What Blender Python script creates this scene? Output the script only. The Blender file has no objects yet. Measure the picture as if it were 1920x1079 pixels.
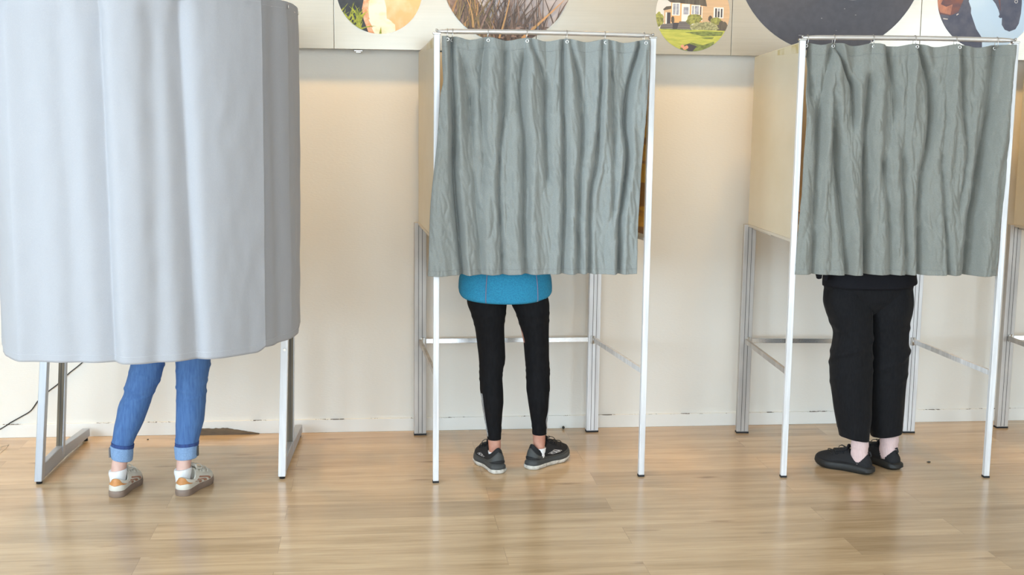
import bpy, bmesh, math, random
import numpy as np
from mathutils import Matrix, Vector, noise as mnoise
random.seed(4)
PI = math.pi
sc = bpy.context.scene
COL = sc.collection

# ------------------------------------------------------------------ camera
cam_d = bpy.data.cameras.new('camera')
cam_d.sensor_width = 36.0
cam_d.lens = 2309.6 / 1920 * 36.0
cam_d.clip_start = 0.05
cam = bpy.data.objects.new('camera', cam_d)
COL.objects.link(cam)
cam.matrix_world = (Matrix.Translation((0, -6.2904, 1.6719)) @ Matrix.Rotation(-0.1119, 4, 'Z')
                    @ Matrix.Rotation(PI / 2 - 0.1441, 4, 'X') @ Matrix.Rotation(0.0116, 4, 'Z'))
sc.camera = cam
# ------------------------------------------------------------------ exposure, world
sc.view_settings.view_transform = 'Standard'
sc.view_settings.look = 'None'
sc.view_settings.gamma = 1.0
sc.view_settings.use_curve_mapping = False
sc.view_settings.exposure = -0.18
w = bpy.data.worlds.new('world'); sc.world = w; w.use_nodes = True
w.node_tree.nodes['Background'].inputs[0].default_value = (0.75, 0.87, 1.0, 1)
w.node_tree.nodes['Background'].inputs[1].default_value = 1.0
# ------------------------------------------------------------------ room size and lights
RX0, RX1, RY0, RZ = -4.2, 9.6, -10.5, 3.05
WIN_BACK = [(-3.7, -1.1, 2.3), (-0.1, 2.5, 2.3), (7.0, 9.0, 2.9)]         # openings in the wall behind the camera
WIN_LEFT = [(-8.6, -6.6, 2.9), (-5.6, -3.6, 2.9)]     # openings in the left wall
def area(name, loc, rot, sx, sy, power, color):
    l = bpy.data.lights.new(name, 'AREA'); l.shape = 'RECTANGLE'; l.size = sx; l.size_y = sy
    l.energy = power; l.color = color
    o = bpy.data.objects.new(name, l); COL.objects.link(o); o.location = loc; o.rotation_euler = rot
    return o
DAY = (0.66, 0.84, 1.0)
for a, b, top in WIN_BACK:
    area('daylight_window', ((a + b) / 2, RY0 - 0.12, (top + .9) / 2), (PI / 2, 0, 0), b - a, top - .9, (125 if a > 5 else 108) * (b - a) * (top - .9) / 2, DAY)
for a, b, top in WIN_LEFT:
    area('daylight_window', (RX0 - 0.12, (a + b) / 2, (top + .9) / 2), (PI / 2, 0, -PI / 2), b - a, top - .9, 150 * (b - a) * (top - .9) / 2, DAY)
# unseen neutral ceiling lights of the hall, added for overall brightness
for x in (-2.4, 0.6, 3.6, 6.6):
    for y in (-3.4, -6.4):
        area('hall_fill_light', (x, y, RZ - 0.07), (0, 0, 0), 1.1, 0.55, 4, (0.90, 0.95, 1.0))
# warm wall washers close to the wall
WARM = (1.0, 0.60, 0.20)
WASH_X = [-2.45, -1.55, -0.65, 0.25, 1.15, 2.05, 2.95, 3.85]
WASH_Y, WASH_Z = -0.44, RZ - 0.05
for x in WASH_X:
    l = bpy.data.lights.new('wall_washer', 'SPOT'); l.energy = 66; l.color = WARM
    l.spot_size = math.radians(84); l.spot_blend = 1.0; l.shadow_soft_size = 0.05
    o = bpy.data.objects.new('wall_washer', l); COL.objects.link(o); o.location = (x, WASH_Y, WASH_Z - 0.02)
    o.rotation_euler = (math.radians(12), 0, 0)

# ------------------------------------------------------------------ materials
def nodes(m):
    m.use_nodes = True
    nt = m.node_tree
    return nt, nt.nodes, nt.links, nt.nodes['Principled BSDF']
MATS = {}
def mat(name, col, rough=0.5, metal=0.0, var=0.0, scale=(8, 8, 8), bump=0.0, bscale=None, col2=None,
        coat=0.0, sheen=0.0, spec=None, detail=4, thresh=None, trans=0.0):
    """procedural surface: colour varied by noise, optional bump"""
    if name in MATS: return MATS[name]
    m = bpy.data.materials.new(name); nt, N, L, P = nodes(m)
    P.inputs['Roughness'].default_value = rough
    P.inputs['Metallic'].default_value = metal
    P.inputs['Coat Weight'].default_value = coat
    P.inputs['Sheen Weight'].default_value = sheen
    if spec is not None: P.inputs['Specular IOR Level'].default_value = spec
    tc = N.new('ShaderNodeTexCoord')
    def nz(s, det=detail):
        mp = N.new('ShaderNodeMapping'); mp.inputs['Scale'].default_value = s
        L.new(tc.outputs['Object'], mp.inputs['Vector'])
        n = N.new('ShaderNodeTexNoise'); n.inputs['Scale'].default_value = 1.0; n.inputs['Detail'].default_value = det
        L.new(mp.outputs[0], n.inputs['Vector']); return n
    c = tuple(col) + (1,)
    if col2 is None: col2 = tuple(max(0, v * (1 - var)) for v in col)
    n = nz(scale); r = N.new('ShaderNodeValToRGB')
    lo, hi = thresh if thresh else (0.35, 0.65)
    r.color_ramp.elements[0].position = lo; r.color_ramp.elements[1].position = hi
    r.color_ramp.elements[0].color = tuple(col2) + (1,); r.color_ramp.elements[1].color = c
    L.new(n.outputs['Fac'], r.inputs['Fac']); L.new(r.outputs['Color'], P.inputs['Base Color'])
    if bump > 0:
        nb = nz(bscale or scale, 5); b = N.new('ShaderNodeBump'); b.inputs['Strength'].default_value = 1.0
        b.inputs['Distance'].default_value = bump
        L.new(nb.outputs['Fac'], b.inputs['Height']); L.new(b.outputs['Normal'], P.inputs['Normal'])
    MATS[name] = m
    return m
ALU = mat('aluminium', (0.84, 0.85, 0.87), 0.42, 0.25, 0.10, (60, 60, 3), col2=(0.66, 0.66, 0.67))
ALU_GREY = mat('grey_aluminium', (0.50, 0.53, 0.58), 0.42, 0.55, 0.1, (60, 60, 3))
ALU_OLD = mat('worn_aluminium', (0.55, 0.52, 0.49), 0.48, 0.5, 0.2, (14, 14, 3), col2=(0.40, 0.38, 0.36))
ALU_POL = mat('polished_aluminium', (0.80, 0.80, 0.80), 0.22, 0.9, 0.1, (30, 30, 30))
ROD = mat('rod_aluminium', (0.72, 0.69, 0.66), 0.35, 0.6, 0.1, (4, 30, 30))
DARK = mat('dark_groove', (0.05, 0.048, 0.045), 0.7)
BROWN_GROOVE = mat('brown_groove', (0.16, 0.13, 0.09), 0.5, 0.4, 0.5, (40, 40, 3))
RUBBER = mat('black_rubber', (0.012, 0.012, 0.013), 0.7)
STEEL = mat('steel_wire', (0.55, 0.53, 0.50), 0.3, 0.9)
EYELET = mat('eyelet', (0.80, 0.80, 0.80), 0.3, 0.8)
WHITE = mat('white_paint', (0.82, 0.81, 0.78), 0.55)
CEIL = mat('ceiling_paint', (0.85, 0.84, 0.82), 0.8, var=0.05, scale=(3, 3, 3))

def wall_mat():
    m = bpy.data.materials.new('wall_paint'); nt, N, L, P = nodes(m)
    P.inputs['Roughness'].default_value = 0.62
    tc = N.new('ShaderNodeTexCoord')
    n = N.new('ShaderNodeTexNoise'); n.inputs['Scale'].default_value = 1.3; n.inputs['Detail'].default_value = 6
    L.new(tc.outputs['Object'], n.inputs['Vector'])
    r = N.new('ShaderNodeValToRGB'); r.color_ramp.elements[0].color = (0.765, 0.735, 0.67, 1)
    r.color_ramp.elements[1].color = (0.805, 0.775, 0.715, 1); r.color_ramp.elements[0].position = .3; r.color_ramp.elements[1].position = .7
    L.new(n.outputs['Fac'], r.inputs['Fac'])
    # small scuffs and marks
    mp = N.new('ShaderNodeMapping'); mp.inputs['Scale'].default_value = (9, 9, 22); L.new(tc.outputs['Object'], mp.inputs['Vector'])
    s = N.new('ShaderNodeTexNoise'); s.inputs['Scale'].default_value = 1.0; s.inputs['Detail'].default_value = 9; s.inputs['Roughness'].default_value = .8
    L.new(mp.outputs[0], s.inputs['Vector'])
    rs = N.new('ShaderNodeValToRGB'); rs.color_ramp.elements[0].position = 0.735; rs.color_ramp.elements[1].position = 0.77
    rs.color_ramp.elements[0].color = (0, 0, 0, 1); rs.color_ramp.elements[1].color = (.6, .6, .6, 1)
    L.new(s.outputs['Fac'], rs.inputs['Fac'])
    mx = N.new('ShaderNodeMixRGB'); mx.inputs['Color2'].default_value = (0.30, 0.27, 0.23, 1)
    L.new(rs.outputs['Color'], mx.inputs['Fac']); L.new(r.outputs['Color'], mx.inputs['Color1'])
    L.new(mx.outputs[0], P.inputs['Base Color'])
    mp2 = N.new('ShaderNodeMapping'); mp2.inputs['Scale'].default_value = (60, 60, 140); L.new(tc.outputs['Object'], mp2.inputs['Vector'])
    nb = N.new('ShaderNodeTexNoise'); nb.inputs['Scale'].default_value = 1; nb.inputs['Detail'].default_value = 3; L.new(mp2.outputs[0], nb.inputs['Vector'])
    b = N.new('ShaderNodeBump'); b.inputs['Distance'].default_value = 0.0005; L.new(nb.outputs['Fac'], b.inputs['Height']); L.new(b.outputs['Normal'], P.inputs['Normal'])
    return m
WALL = wall_mat()

def baseboard_mat():
    m = bpy.data.materials.new('baseboard_paint'); nt, N, L, P = nodes(m)
    P.inputs['Roughness'].default_value = 0.5
    tc = N.new('ShaderNodeTexCoord'); sp = N.new('ShaderNodeSeparateXYZ'); L.new(tc.outputs['Object'], sp.inputs[0])
    # cracked, dirty caulk line along the top edge only
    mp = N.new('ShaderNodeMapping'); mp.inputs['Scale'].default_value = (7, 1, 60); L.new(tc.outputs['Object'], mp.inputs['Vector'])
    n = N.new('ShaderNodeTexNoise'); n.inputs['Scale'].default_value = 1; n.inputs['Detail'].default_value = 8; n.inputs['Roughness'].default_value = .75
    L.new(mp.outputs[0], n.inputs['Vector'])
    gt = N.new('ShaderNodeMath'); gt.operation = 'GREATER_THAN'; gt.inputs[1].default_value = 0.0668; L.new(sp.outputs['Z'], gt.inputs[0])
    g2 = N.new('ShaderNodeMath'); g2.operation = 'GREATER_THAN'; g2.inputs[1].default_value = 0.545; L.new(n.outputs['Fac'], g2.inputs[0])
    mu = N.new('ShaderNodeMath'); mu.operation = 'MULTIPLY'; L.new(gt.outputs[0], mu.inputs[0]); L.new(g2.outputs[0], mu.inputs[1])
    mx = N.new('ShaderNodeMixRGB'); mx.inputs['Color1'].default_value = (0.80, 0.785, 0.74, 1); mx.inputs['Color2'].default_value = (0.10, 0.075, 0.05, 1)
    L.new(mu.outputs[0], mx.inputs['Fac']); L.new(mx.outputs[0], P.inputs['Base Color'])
    return m
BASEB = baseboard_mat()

def floor_mat():
    m = bpy.data.materials.new('oak_laminate'); nt, N, L, P = nodes(m)
    tc = N.new('ShaderNodeTexCoord')
    mp = N.new('ShaderNodeMapping'); mp.inputs['Location'].default_value = (0.37, 0.055, 0); L.new(tc.outputs['Object'], mp.inputs['Vector'])
    br = N.new('ShaderNodeTexBrick'); br.offset = 0.37; br.offset_frequency = 2; br.squash = 1
    br.inputs['Scale'].default_value = 1.0; br.inputs['Brick Width'].default_value = 1.36; br.inputs['Row Height'].default_value = 0.19
    br.inputs['Mortar Size'].default_value = 0.0009; br.inputs['Mortar Smooth'].default_value = 0.2; br.inputs['Bias'].default_value = 0
    br.inputs['Color1'].default_value = (0, 0, 0, 1); br.inputs['Color2'].default_value = (1, 1, 1, 1); br.inputs['Mortar'].default_value = (.5, .5, .5, 1)
    L.new(mp.outputs[0], br.inputs['Vector'])
    # per plank shift of the grain
    cb = N.new('ShaderNodeVectorMath'); cb.operation = 'SCALE'; cb.inputs[3].default_value = 37.0; L.new(br.outputs['Color'], cb.inputs[0])
    ad = N.new('ShaderNodeVectorMath'); ad.operation = 'ADD'; L.new(tc.outputs['Object'], ad.inputs[0]); L.new(cb.outputs[0], ad.inputs[1])
    def nz(s, d, rough=.55, dist=0.0):
        q = N.new('ShaderNodeMapping'); q.inputs['Scale'].default_value = s; L.new(ad.outputs[0], q.inputs['Vector'])
        n = N.new('ShaderNodeTexNoise'); n.inputs['Scale'].default_value = 1; n.inputs['Detail'].default_value = d
        n.inputs['Roughness'].default_value = rough; n.inputs['Distortion'].default_value = dist
        L.new(q.outputs[0], n.inputs['Vector']); return n
    g1 = nz((1.5, 17, 1), 5, .6, 0.5); g2 = nz((4, 110, 1), 4, .7)
    r1 = N.new('ShaderNodeValToRGB'); e = r1.color_ramp
    e.elements[0].position = 0.28; e.elements[0].color = (0.45, 0.305, 0.165, 1)
    e.elements[1].position = 0.72; e.elements[1].color = (0.69, 0.50, 0.305, 1)
    k = e.elements.new(0.5); k.color = (0.59, 0.415, 0.245, 1)
    L.new(g1.outputs['Fac'], r1.inputs['Fac'])
    m2 = N.new('ShaderNodeMixRGB'); m2.blend_type = 'MULTIPLY'; m2.inputs['Fac'].default_value = 0.55
    r2 = N.new('ShaderNodeValToRGB'); r2.color_ramp.elements[0].position = .3; r2.color_ramp.elements[1].position = .62
    r2.color_ramp.elements[0].color = (0.80, 0.78, 0.75, 1); r2.color_ramp.elements[1].color = (1.06, 1.06, 1.06, 1)
    L.new(g2.outputs['Fac'], r2.inputs['Fac']); L.new(r1.outputs[0], m2.inputs['Color1']); L.new(r2.outputs[0], m2.inputs['Color2'])
    # plank to plank tone
    m3 = N.new('ShaderNodeMixRGB'); m3.blend_type = 'MULTIPLY'; m3.inputs['Fac'].default_value = 1
    r3 = N.new('ShaderNodeValToRGB'); r3.color_ramp.elements[0].color = (0.84, 0.83, 0.82, 1); r3.color_ramp.elements[1].color = (1.06, 1.06, 1.06, 1)
    L.new(br.outputs['Color'], r3.inputs['Fac']); L.new(m2.outputs[0], m3.inputs['Color1']); L.new(r3.outputs[0], m3.inputs['Color2'])
    # knots
    q = N.new('ShaderNodeMapping'); q.inputs['Scale'].default_value = (1.5, 6.0, 1); L.new(ad.outputs[0], q.inputs['Vector'])
    v = N.new('ShaderNodeTexVoronoi'); v.inputs['Scale'].default_value = 1.0; L.new(q.outputs[0], v.inputs['Vector'])
    wn = nz((14, 60, 1), 3); sb = N.new('ShaderNodeMath'); sb.operation = 'MULTIPLY_ADD'; sb.inputs[1].default_value = .10
    L.new(wn.outputs['Fac'], sb.inputs[0]); L.new(v.outputs['Distance'], sb.inputs[2])
    r4 = N.new('ShaderNodeValToRGB'); r4.color_ramp.elements[0].position = .06; r4.color_ramp.elements[1].position = .17
    r4.color_ramp.elements[0].color = (0.50, 0.42, 0.33, 1); r4.color_ramp.elements[1].color = (1, 1, 1, 1)
    L.new(sb.outputs[0], r4.inputs['Fac'])
    m4 = N.new('ShaderNodeMixRGB'); m4.blend_type = 'MULTIPLY'; m4.inputs['Fac'].default_value = 1
    L.new(m3.outputs[0], m4.inputs['Color1']); L.new(r4.outputs[0], m4.inputs['Color2'])
    # seams
    m5 = N.new('ShaderNodeMixRGB'); m5.inputs['Color2'].default_value = (0.20, 0.13, 0.08, 1)
    sf = N.new('ShaderNodeMath'); sf.operation = 'MULTIPLY'; sf.inputs[1].default_value = 0.45; L.new(br.outputs['Fac'], sf.inputs[0])
    L.new(sf.outputs[0], m5.inputs['Fac']); L.new(m4.outputs[0], m5.inputs['Color1'])
    L.new(m5.outputs[0], P.inputs['Base Color'])
    rr = N.new('ShaderNodeMapRange'); rr.inputs['To Min'].default_value = .17; rr.inputs['To Max'].default_value = .26
    L.new(g2.outputs['Fac'], rr.inputs['Value']); L.new(rr.outputs[0], P.inputs['Roughness'])
    b = N.new('ShaderNodeBump'); b.inputs['Distance'].default_value = .0004; b.inputs['Strength'].default_value = .5
    L.new(g2.outputs['Fac'], b.inputs['Height']); L.new(b.outputs['Normal'], P.inputs['Normal'])
    P.inputs['Specular IOR Level'].default_value = 0.6
    return m
FLOOR = floor_mat()

# ------------------------------------------------------------------ mesh helpers
def obj(name, bm, m, parent=None, smooth=False, auto=None):
    me = bpy.data.meshes.new(name)
    bmesh.ops.recalc_face_normals(bm, faces=bm.faces)
    bm.to_mesh(me); bm.free()
    for x in (m if isinstance(m, (list, tuple)) else [m]): me.materials.append(x)
    if smooth:
        me.polygons.foreach_set('use_smooth', [True] * len(me.polygons))
        if auto:
            try: me.set_sharp_from_angle(angle=math.radians(auto))
            except Exception: pass
    o = bpy.data.objects.new(name, me); COL.objects.link(o)
    if parent is not None:
        o.parent = parent
        o.matrix_parent_inverse = world_of(parent).inverted()
    return o
def world_of(o):
    M = Matrix.LocRotScale(o.location, o.rotation_euler, o.scale)
    if o.parent: M = world_of(o.parent) @ o.matrix_parent_inverse @ M
    return M
def tag(o, label=None, cat=None, group=None, kind=None):
    if label: o['label'] = label
    if cat: o['category'] = cat
    if group: o['group'] = group
    if kind: o['kind'] = kind
    return o
def empty(name, loc, label, cat, group=None):
    o = bpy.data.objects.new(name, None); COL.objects.link(o); o.location = loc; o.empty_display_size = .1
    return tag(o, label, cat, group)
def box(bm, x0, x1, y0, y1, z0, z1, mi=0, bev=0.0):
    vs = [bm.verts.new((x, y, z)) for z in (z0, z1) for y in (y0, y1) for x in (x0, x1)]
    fs = [bm.faces.new([vs[i] for i in q]) for q in ((0, 2, 3, 1), (4, 5, 7, 6), (0, 1, 5, 4), (2, 6, 7, 3), (0, 4, 6, 2), (1, 3, 7, 5))]
    for f in fs: f.material_index = mi
    if bev > 0:
        es = list({e for f in fs for e in f.edges})
        r = bmesh.ops.bevel(bm, geom=es, offset=bev, segments=2, affect='EDGES', profile=.5)
        for f in r['faces']: f.material_index = mi
    return bm
def hexa(bm, pts, mi=0, bev=0.0):
    """8 corners, bottom four then top four, both in the same turning order"""
    vs = [bm.verts.new(p) for p in pts]
    fs = [bm.faces.new([vs[i] for i in q]) for q in ((3, 2, 1, 0), (4, 5, 6, 7), (0, 1, 5, 4), (1, 2, 6, 5), (2, 3, 7, 6), (3, 0, 4, 7))]
    for f in fs: f.material_index = mi
    if bev > 0:
        es = list({e for f in fs for e in f.edges})
        r = bmesh.ops.bevel(bm, geom=es, offset=bev, segments=2, affect='EDGES', profile=.5)
        for f in r['faces']: f.material_index = mi
    return bm
def bar(bm, a, b, wx, wy, up=(0, 0, 1), mi=0, bev=0.001):
    """square bar from a to b; wx across, wy along up"""
    a, b = Vector(a), Vector(b); d = (b - a).normalized(); u = Vector(up)
    s = d.cross(u).normalized(); u = s.cross(d).normalized()
    P = []
    for p in (a, b):
        for i, j in ((-1, -1), (1, -1), (1, 1), (-1, 1)): P.append(p + s * wx / 2 * i + u * wy / 2 * j)
    return hexa(bm, P, mi, bev)
def tube(bm, pts, r, n=10, mi=0, cap=True, closed=False):
    pts = [Vector(p) for p in pts]; K = len(pts); rings = []
    rr = r if isinstance(r, (list, tuple)) else [r] * K
    prev = None
    for i, p in enumerate(pts):
        if closed: t = (pts[(i + 1) % K] - pts[i - 1]).normalized()
        else: t = (pts[min(i + 1, K - 1)] - pts[max(i - 1, 0)]).normalized()
        if prev is None:
            a = Vector((0, 0, 1)) if abs(t.z) < .9 else Vector((1, 0, 0))
            s = t.cross(a).normalized()
        else:
            s = (prev - t * prev.dot(t)).normalized()
        prev = s; u = t.cross(s)
        rings.append([bm.verts.new(p + (s * math.cos(2 * PI * k / n) + u * math.sin(2 * PI * k / n)) * rr[i]) for k in range(n)])
    R = list(range(K)) + ([0] if closed else [])
    for i, j in zip(R[:-1], R[1:]):
        for k in range(n):
            f = bm.faces.new([rings[i][k], rings[i][(k + 1) % n], rings[j][(k + 1) % n], rings[j][k]]); f.material_index = mi; f.smooth = True
    if cap and not closed:
        for rg in (rings[0], rings[-1]):
            f = bm.faces.new(rg); f.material_index = mi
    return bm
def pchip(xs, ys, x):
    """smooth interpolation with non-overshooting slopes"""
    xs = np.asarray(xs, float); ys = np.asarray(ys, float); h = np.diff(xs); d = np.diff(ys) / h
    m = np.zeros(len(xs)); m[0] = d[0]; m[-1] = d[-1]
    for i in range(1, len(xs) - 1):
        if d[i - 1] * d[i] > 0:
            w1 = 2 * h[i] + h[i - 1]; w2 = h[i] + 2 * h[i - 1]; m[i] = (w1 + w2) / (w1 / d[i - 1] + w2 / d[i])
    x = np.clip(np.asarray(x, float), xs[0], xs[-1]); i = np.clip(np.searchsorted(xs, x) - 1, 0, len(xs) - 2)
    t = (x - xs[i]) / h[i]
    return (2*t**3-3*t**2+1)*ys[i] + (t**3-2*t**2+t)*h[i]*m[i] + (-2*t**3+3*t**2)*ys[i+1] + (t**3-t**2)*h[i]*m[i+1]
def loft(bm, rings, n=40, steps=60, disp=None, cap=True, mi=0, power=2.0):
    """rings: (z, cx, cy, rx, ry) bottom to top or top to bottom"""
    rings = sorted(rings, key=lambda q: q[0]); A = np.array(rings, float)
    zs = np.linspace(A[0, 0], A[-1, 0], steps); C = [pchip(A[:, 0], A[:, k], zs) for k in range(1, 5)]
    R = []
    for i, z in enumerate(zs):
        row = []
        for k in range(n):
            a = 2 * PI * k / n; ca, sa = math.cos(a), math.sin(a)
            e = 2 / power; x = math.copysign(abs(ca) ** e, ca); y = math.copysign(abs(sa) ** e, sa)
            d = disp(z, a) if disp else 0.0; dz = 0.0
            if isinstance(d, tuple): d, dz = d
            row.append(bm.verts.new((C[0][i] + x * (C[2][i] + d), C[1][i] + y * (C[3][i] + d), z + dz)))
        R.append(row)
    for i in range(steps - 1):
        for k in range(n):
            f = bm.faces.new([R[i][k], R[i][(k + 1) % n], R[i + 1][(k + 1) % n], R[i + 1][k]]); f.smooth = True; f.material_index = mi
    if cap:
        for r_ in (R[0], R[-1]): bm.faces.new(r_).material_index = mi
    return bm

# ------------------------------------------------------------------ room
b = box(bmesh.new(), RX0, RX1, RY0, 0, -0.1, 0); tag(obj('floor', b, FLOOR), kind='structure')
b = box(bmesh.new(), RX0, RX1, RY0, 0, RZ, RZ + .1); tag(obj('ceiling', b, CEIL), kind='structure')
b = box(bmesh.new(), RX0 - .2, RX1 + .2, 0, .2, -.1, RZ + .1); tag(obj('wall_back', b, WALL), kind='structure')
b = box(bmesh.new(), RX1, RX1 + .2, RY0 - .2, 0, -.1, RZ + .1); tag(obj('wall_right', b, WALL), kind='structure')
def holed(axis, openings, lo, hi, z0=.9):
    bm = bmesh.new(); cur = lo
    def bx(a, c, za, zb):
        if axis == 'x': box(bm, a, c, RY0 - .2, RY0, za, zb)
        else: box(bm, RX0 - .2, RX0, a, c, za, zb)
    for a, c, z1 in openings:
        bx(cur, a, -.1, RZ + .1); bx(a, c, -.1, z0); bx(a, c, z1, RZ + .1); cur = c
    bx(cur, hi, -.1, RZ + .1); return bm
tag(obj('wall_front', holed('x', WIN_BACK, RX0 - .2, RX1 + .2), WALL), kind='structure')
tag(obj('wall_left', holed('y', WIN_LEFT, RY0, 0), WALL), kind='structure')
wn_ = 0
for axis, ops in (('x', WIN_BACK), ('y', WIN_LEFT)):
    for a, c, tp in ops:
        wn_ += 1; bm = bmesh.new(); mid = (a + c) / 2
        for (p, q, za, zb) in ((a, a + .06, .9, tp), (c - .06, c, .9, tp), (a + .06, c - .06, .9, .96), (a + .06, c - .06, tp - .06, tp), (mid - .025, mid + .025, .96, tp - .06)):
            if axis == 'x': box(bm, p, q, RY0 - .07, RY0 - .01, za, zb, 0, .004)
            else: box(bm, RX0 - .07, RX0 - .01, p, q, za, zb, 0, .004)
        tag(obj('window_%d' % wn_, bm, WHITE), kind='structure')
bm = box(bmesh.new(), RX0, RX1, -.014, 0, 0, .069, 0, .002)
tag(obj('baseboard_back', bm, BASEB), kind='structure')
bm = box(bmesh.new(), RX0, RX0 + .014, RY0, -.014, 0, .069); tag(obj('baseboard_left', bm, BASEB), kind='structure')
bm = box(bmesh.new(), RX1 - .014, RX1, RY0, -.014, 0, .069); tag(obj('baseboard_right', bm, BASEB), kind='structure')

# ceiling fittings
def emit(name, col, st):
    m = bpy.data.materials.new(name); nt, N, L, P = nodes(m)
    P.inputs['Base Color'].default_value = (.8, .8, .8, 1); P.inputs['Emission Color'].default_value = tuple(col) + (1,); P.inputs['Emission Strength'].default_value = st
    return m
E_W = emit('washer_glow', WARM, 6); E_FILL = emit('hall_fill_glow', (.9, .95, 1), 3)
for x in WASH_X:
    r = empty('ceiling_spot', (x, WASH_Y, RZ), 'small round warm ceiling downlight close to the picture wall', 'ceiling light', 'warm downlights along the picture wall')
    bm = bmesh.new(); tube(bm, [(x, WASH_Y, RZ), (x, WASH_Y, RZ - .02)], .055, 24); obj('housing', bm, WHITE, r)
    bm = bmesh.new(); tube(bm, [(x, WASH_Y, RZ - .0205), (x, WASH_Y, RZ - .024)], .04, 24); obj('lamp_lens', bm, E_W, r)
for x in (-2.4, 0.6, 3.6, 6.6):  # fittings of the added fill lamps, unseen
    for y in (-3.4, -6.4):
        r = empty('added_ceiling_light', (x, y, RZ), 'unseen rectangular ceiling light panel added to brighten the hall', 'ceiling light', 'added hall ceiling lights')
        bm = box(bmesh.new(), x - .6, x + .6, y - .32, y + .32, RZ - .05, RZ, 0, .005); obj('housing', bm, WHITE, r)
        bm = box(bmesh.new(), x - .55, x + .55, y - .275, y + .275, RZ - .054, RZ - .051); obj('diffuser', bm, E_FILL, r)

# ------------------------------------------------------------------ picture panels on the wall
PANEL = mat('brushed_panel', (0.465, 0.435, 0.37), 0.25, 0.45, 0.04, (3, 3, 120), bump=0.00006, bscale=(6, 6, 300))
PANEL_EDGE = mat('panel_edge', (0.25, 0.24, 0.22), 0.5, 0.3)
def clip(poly, a, b):
    """keep the side left of a->b"""
    out = []
    for i in range(len(poly)):
        p, q = poly[i - 1], poly[i]
        sp = (b[0]-a[0])*(p[1]-a[1])-(b[1]-a[1])*(p[0]-a[0]); sq = (b[0]-a[0])*(q[1]-a[1])-(b[1]-a[1])*(q[0]-a[0])
        if sp >= 0: out.append(p)
        if (sp >= 0) != (sq >= 0):
            t = sp / (sp - sq); out.append((p[0]+(q[0]-p[0])*t, p[1]+(q[1]-p[1])*t))
    return out
def clip_convex(poly, conv):
    for i in range(len(conv)):
        if len(poly) < 3: return []
        poly = clip(poly, conv[i - 1], conv[i])
    return poly
PY = -0.060                                               # front face of the panels
PX = [-2.2, -1.198, -0.195, 0.808, 1.81, 2.812, 3.81]
PZ0, PZ1 = 1.955, 2.86
panels = []
PL = ['brushed metal wall panel mostly hidden behind the pale curtain, far left',
      'brushed metal wall panel beside the top right edge of the pale curtain',
      'brushed metal wall panel with the round furry animal print and most of the reed print',
      'brushed metal wall panel with the round yellow house print',
      'brushed metal wall panel with the big round dark slate print',
      'brushed metal wall panel with the round horse and rider print, far right']
for i in range(6):
    r = empty('picture_panel', ((PX[i] + PX[i+1]) / 2, PY, PZ0), PL[i], 'wall panel', 'metal picture panels along the wall')
    bm = bmesh.new()
    box(bm, PX[i] + .0012, PX[i+1] - .0012, PY, PY + .018, PZ0, PZ1, 0, .0012)
    obj('board', bm, PANEL, r)
    bm = bmesh.new()
    box(bm, PX[i] + .02, PX[i+1] - .02, PY + .018, -.001, PZ0 + .015, PZ0 + .05); obj('mounting_rail', bm, PANEL_EDGE, r)
    bm = bmesh.new(); box(bm, PX[i] + .02, PX[i+1] - .02, PY + .018, -.001, PZ1 - .06, PZ1 - .02); obj('mounting_rail', bm, PANEL_EDGE, r)
    panels.append(r)
bm = bmesh.new(); box(bm, -.098, -.055, -.045, -.004, 1.944, 1.953, 0, .002); box(bm, -.09, -.063, -.038, -.02, 1.938, 1.946, 0, .002)
tag(obj('panel_bracket', bm, STEEL), 'small grey metal bracket under the panel right of the pale curtain', 'bracket')
def picture(cx, cz, r, layers, mats, name='printed_photo'):
    circ = [(cx + r * math.cos(2 * PI * k / 96), cz + r * math.sin(2 * PI * k / 96)) for k in range(96)]
    for i in range(6):
        x0, x1 = PX[i] + .002, PX[i + 1] - .002
        if x1 < cx - r or x0 > cx + r: continue
        conv = clip_convex(circ, [(x0, PZ0), (x1, PZ0), (x1, PZ1), (x0, PZ1)])
        if len(conv) < 3: continue
        bm = bmesh.new()
        for li, (mi, poly) in enumerate([(0, circ)] + layers):
            pl = list(poly)
            ar = sum(pl[k-1][0]*pl[k][1]-pl[k][0]*pl[k-1][1] for k in range(len(pl)))
            if ar < 0: pl.reverse()
            pc = clip_convex(pl, conv)
            if len(pc) < 3: continue
            y = PY - .0006 - .000012 * li
            vs = [bm.verts.new((p[0], y, p[1])) for p in pc]
            try: f = bm.faces.new(vs)
            except ValueError: continue
            f.material_index = mi
        bm.normal_update(); me = bpy.data.meshes.new(name); bmesh.ops.triangulate(bm, faces=[f for f in bm.faces if len(f.verts) > 4], ngon_method='EAR_CLIP')
        for f in bm.faces:
            f.normal_update()
            if f.normal.y > 0: f.normal_flip()
        bm.to_mesh(me); bm.free()
        for m_ in mats: me.materials.append(m_)
        o = bpy.data.objects.new(name, me); COL.objects.link(o); o.parent = panels[i]; o.matrix_parent_inverse = world_of(panels[i]).inverted()
PR = dict(rough=.45)
def blade(x, z, ang, L, wd, bend=0.0):
    """a leaf blade as a bent tapering strip"""
    n = 6; Lp, Rp = [], []
    for i in range(n + 1):
        t = i / n; a = ang + bend * t
        px = x + L * t * math.cos(ang + bend * t / 2); pz = z + L * t * math.sin(ang + bend * t / 2); ww = wd * (1 - t) ** .8 / 2 + .0002
        Lp.append((px - math.sin(a) * ww, pz + math.cos(a) * ww)); Rp.append((px + math.sin(a) * ww, pz - math.cos(a) * ww))
    return Lp, Rp
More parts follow.
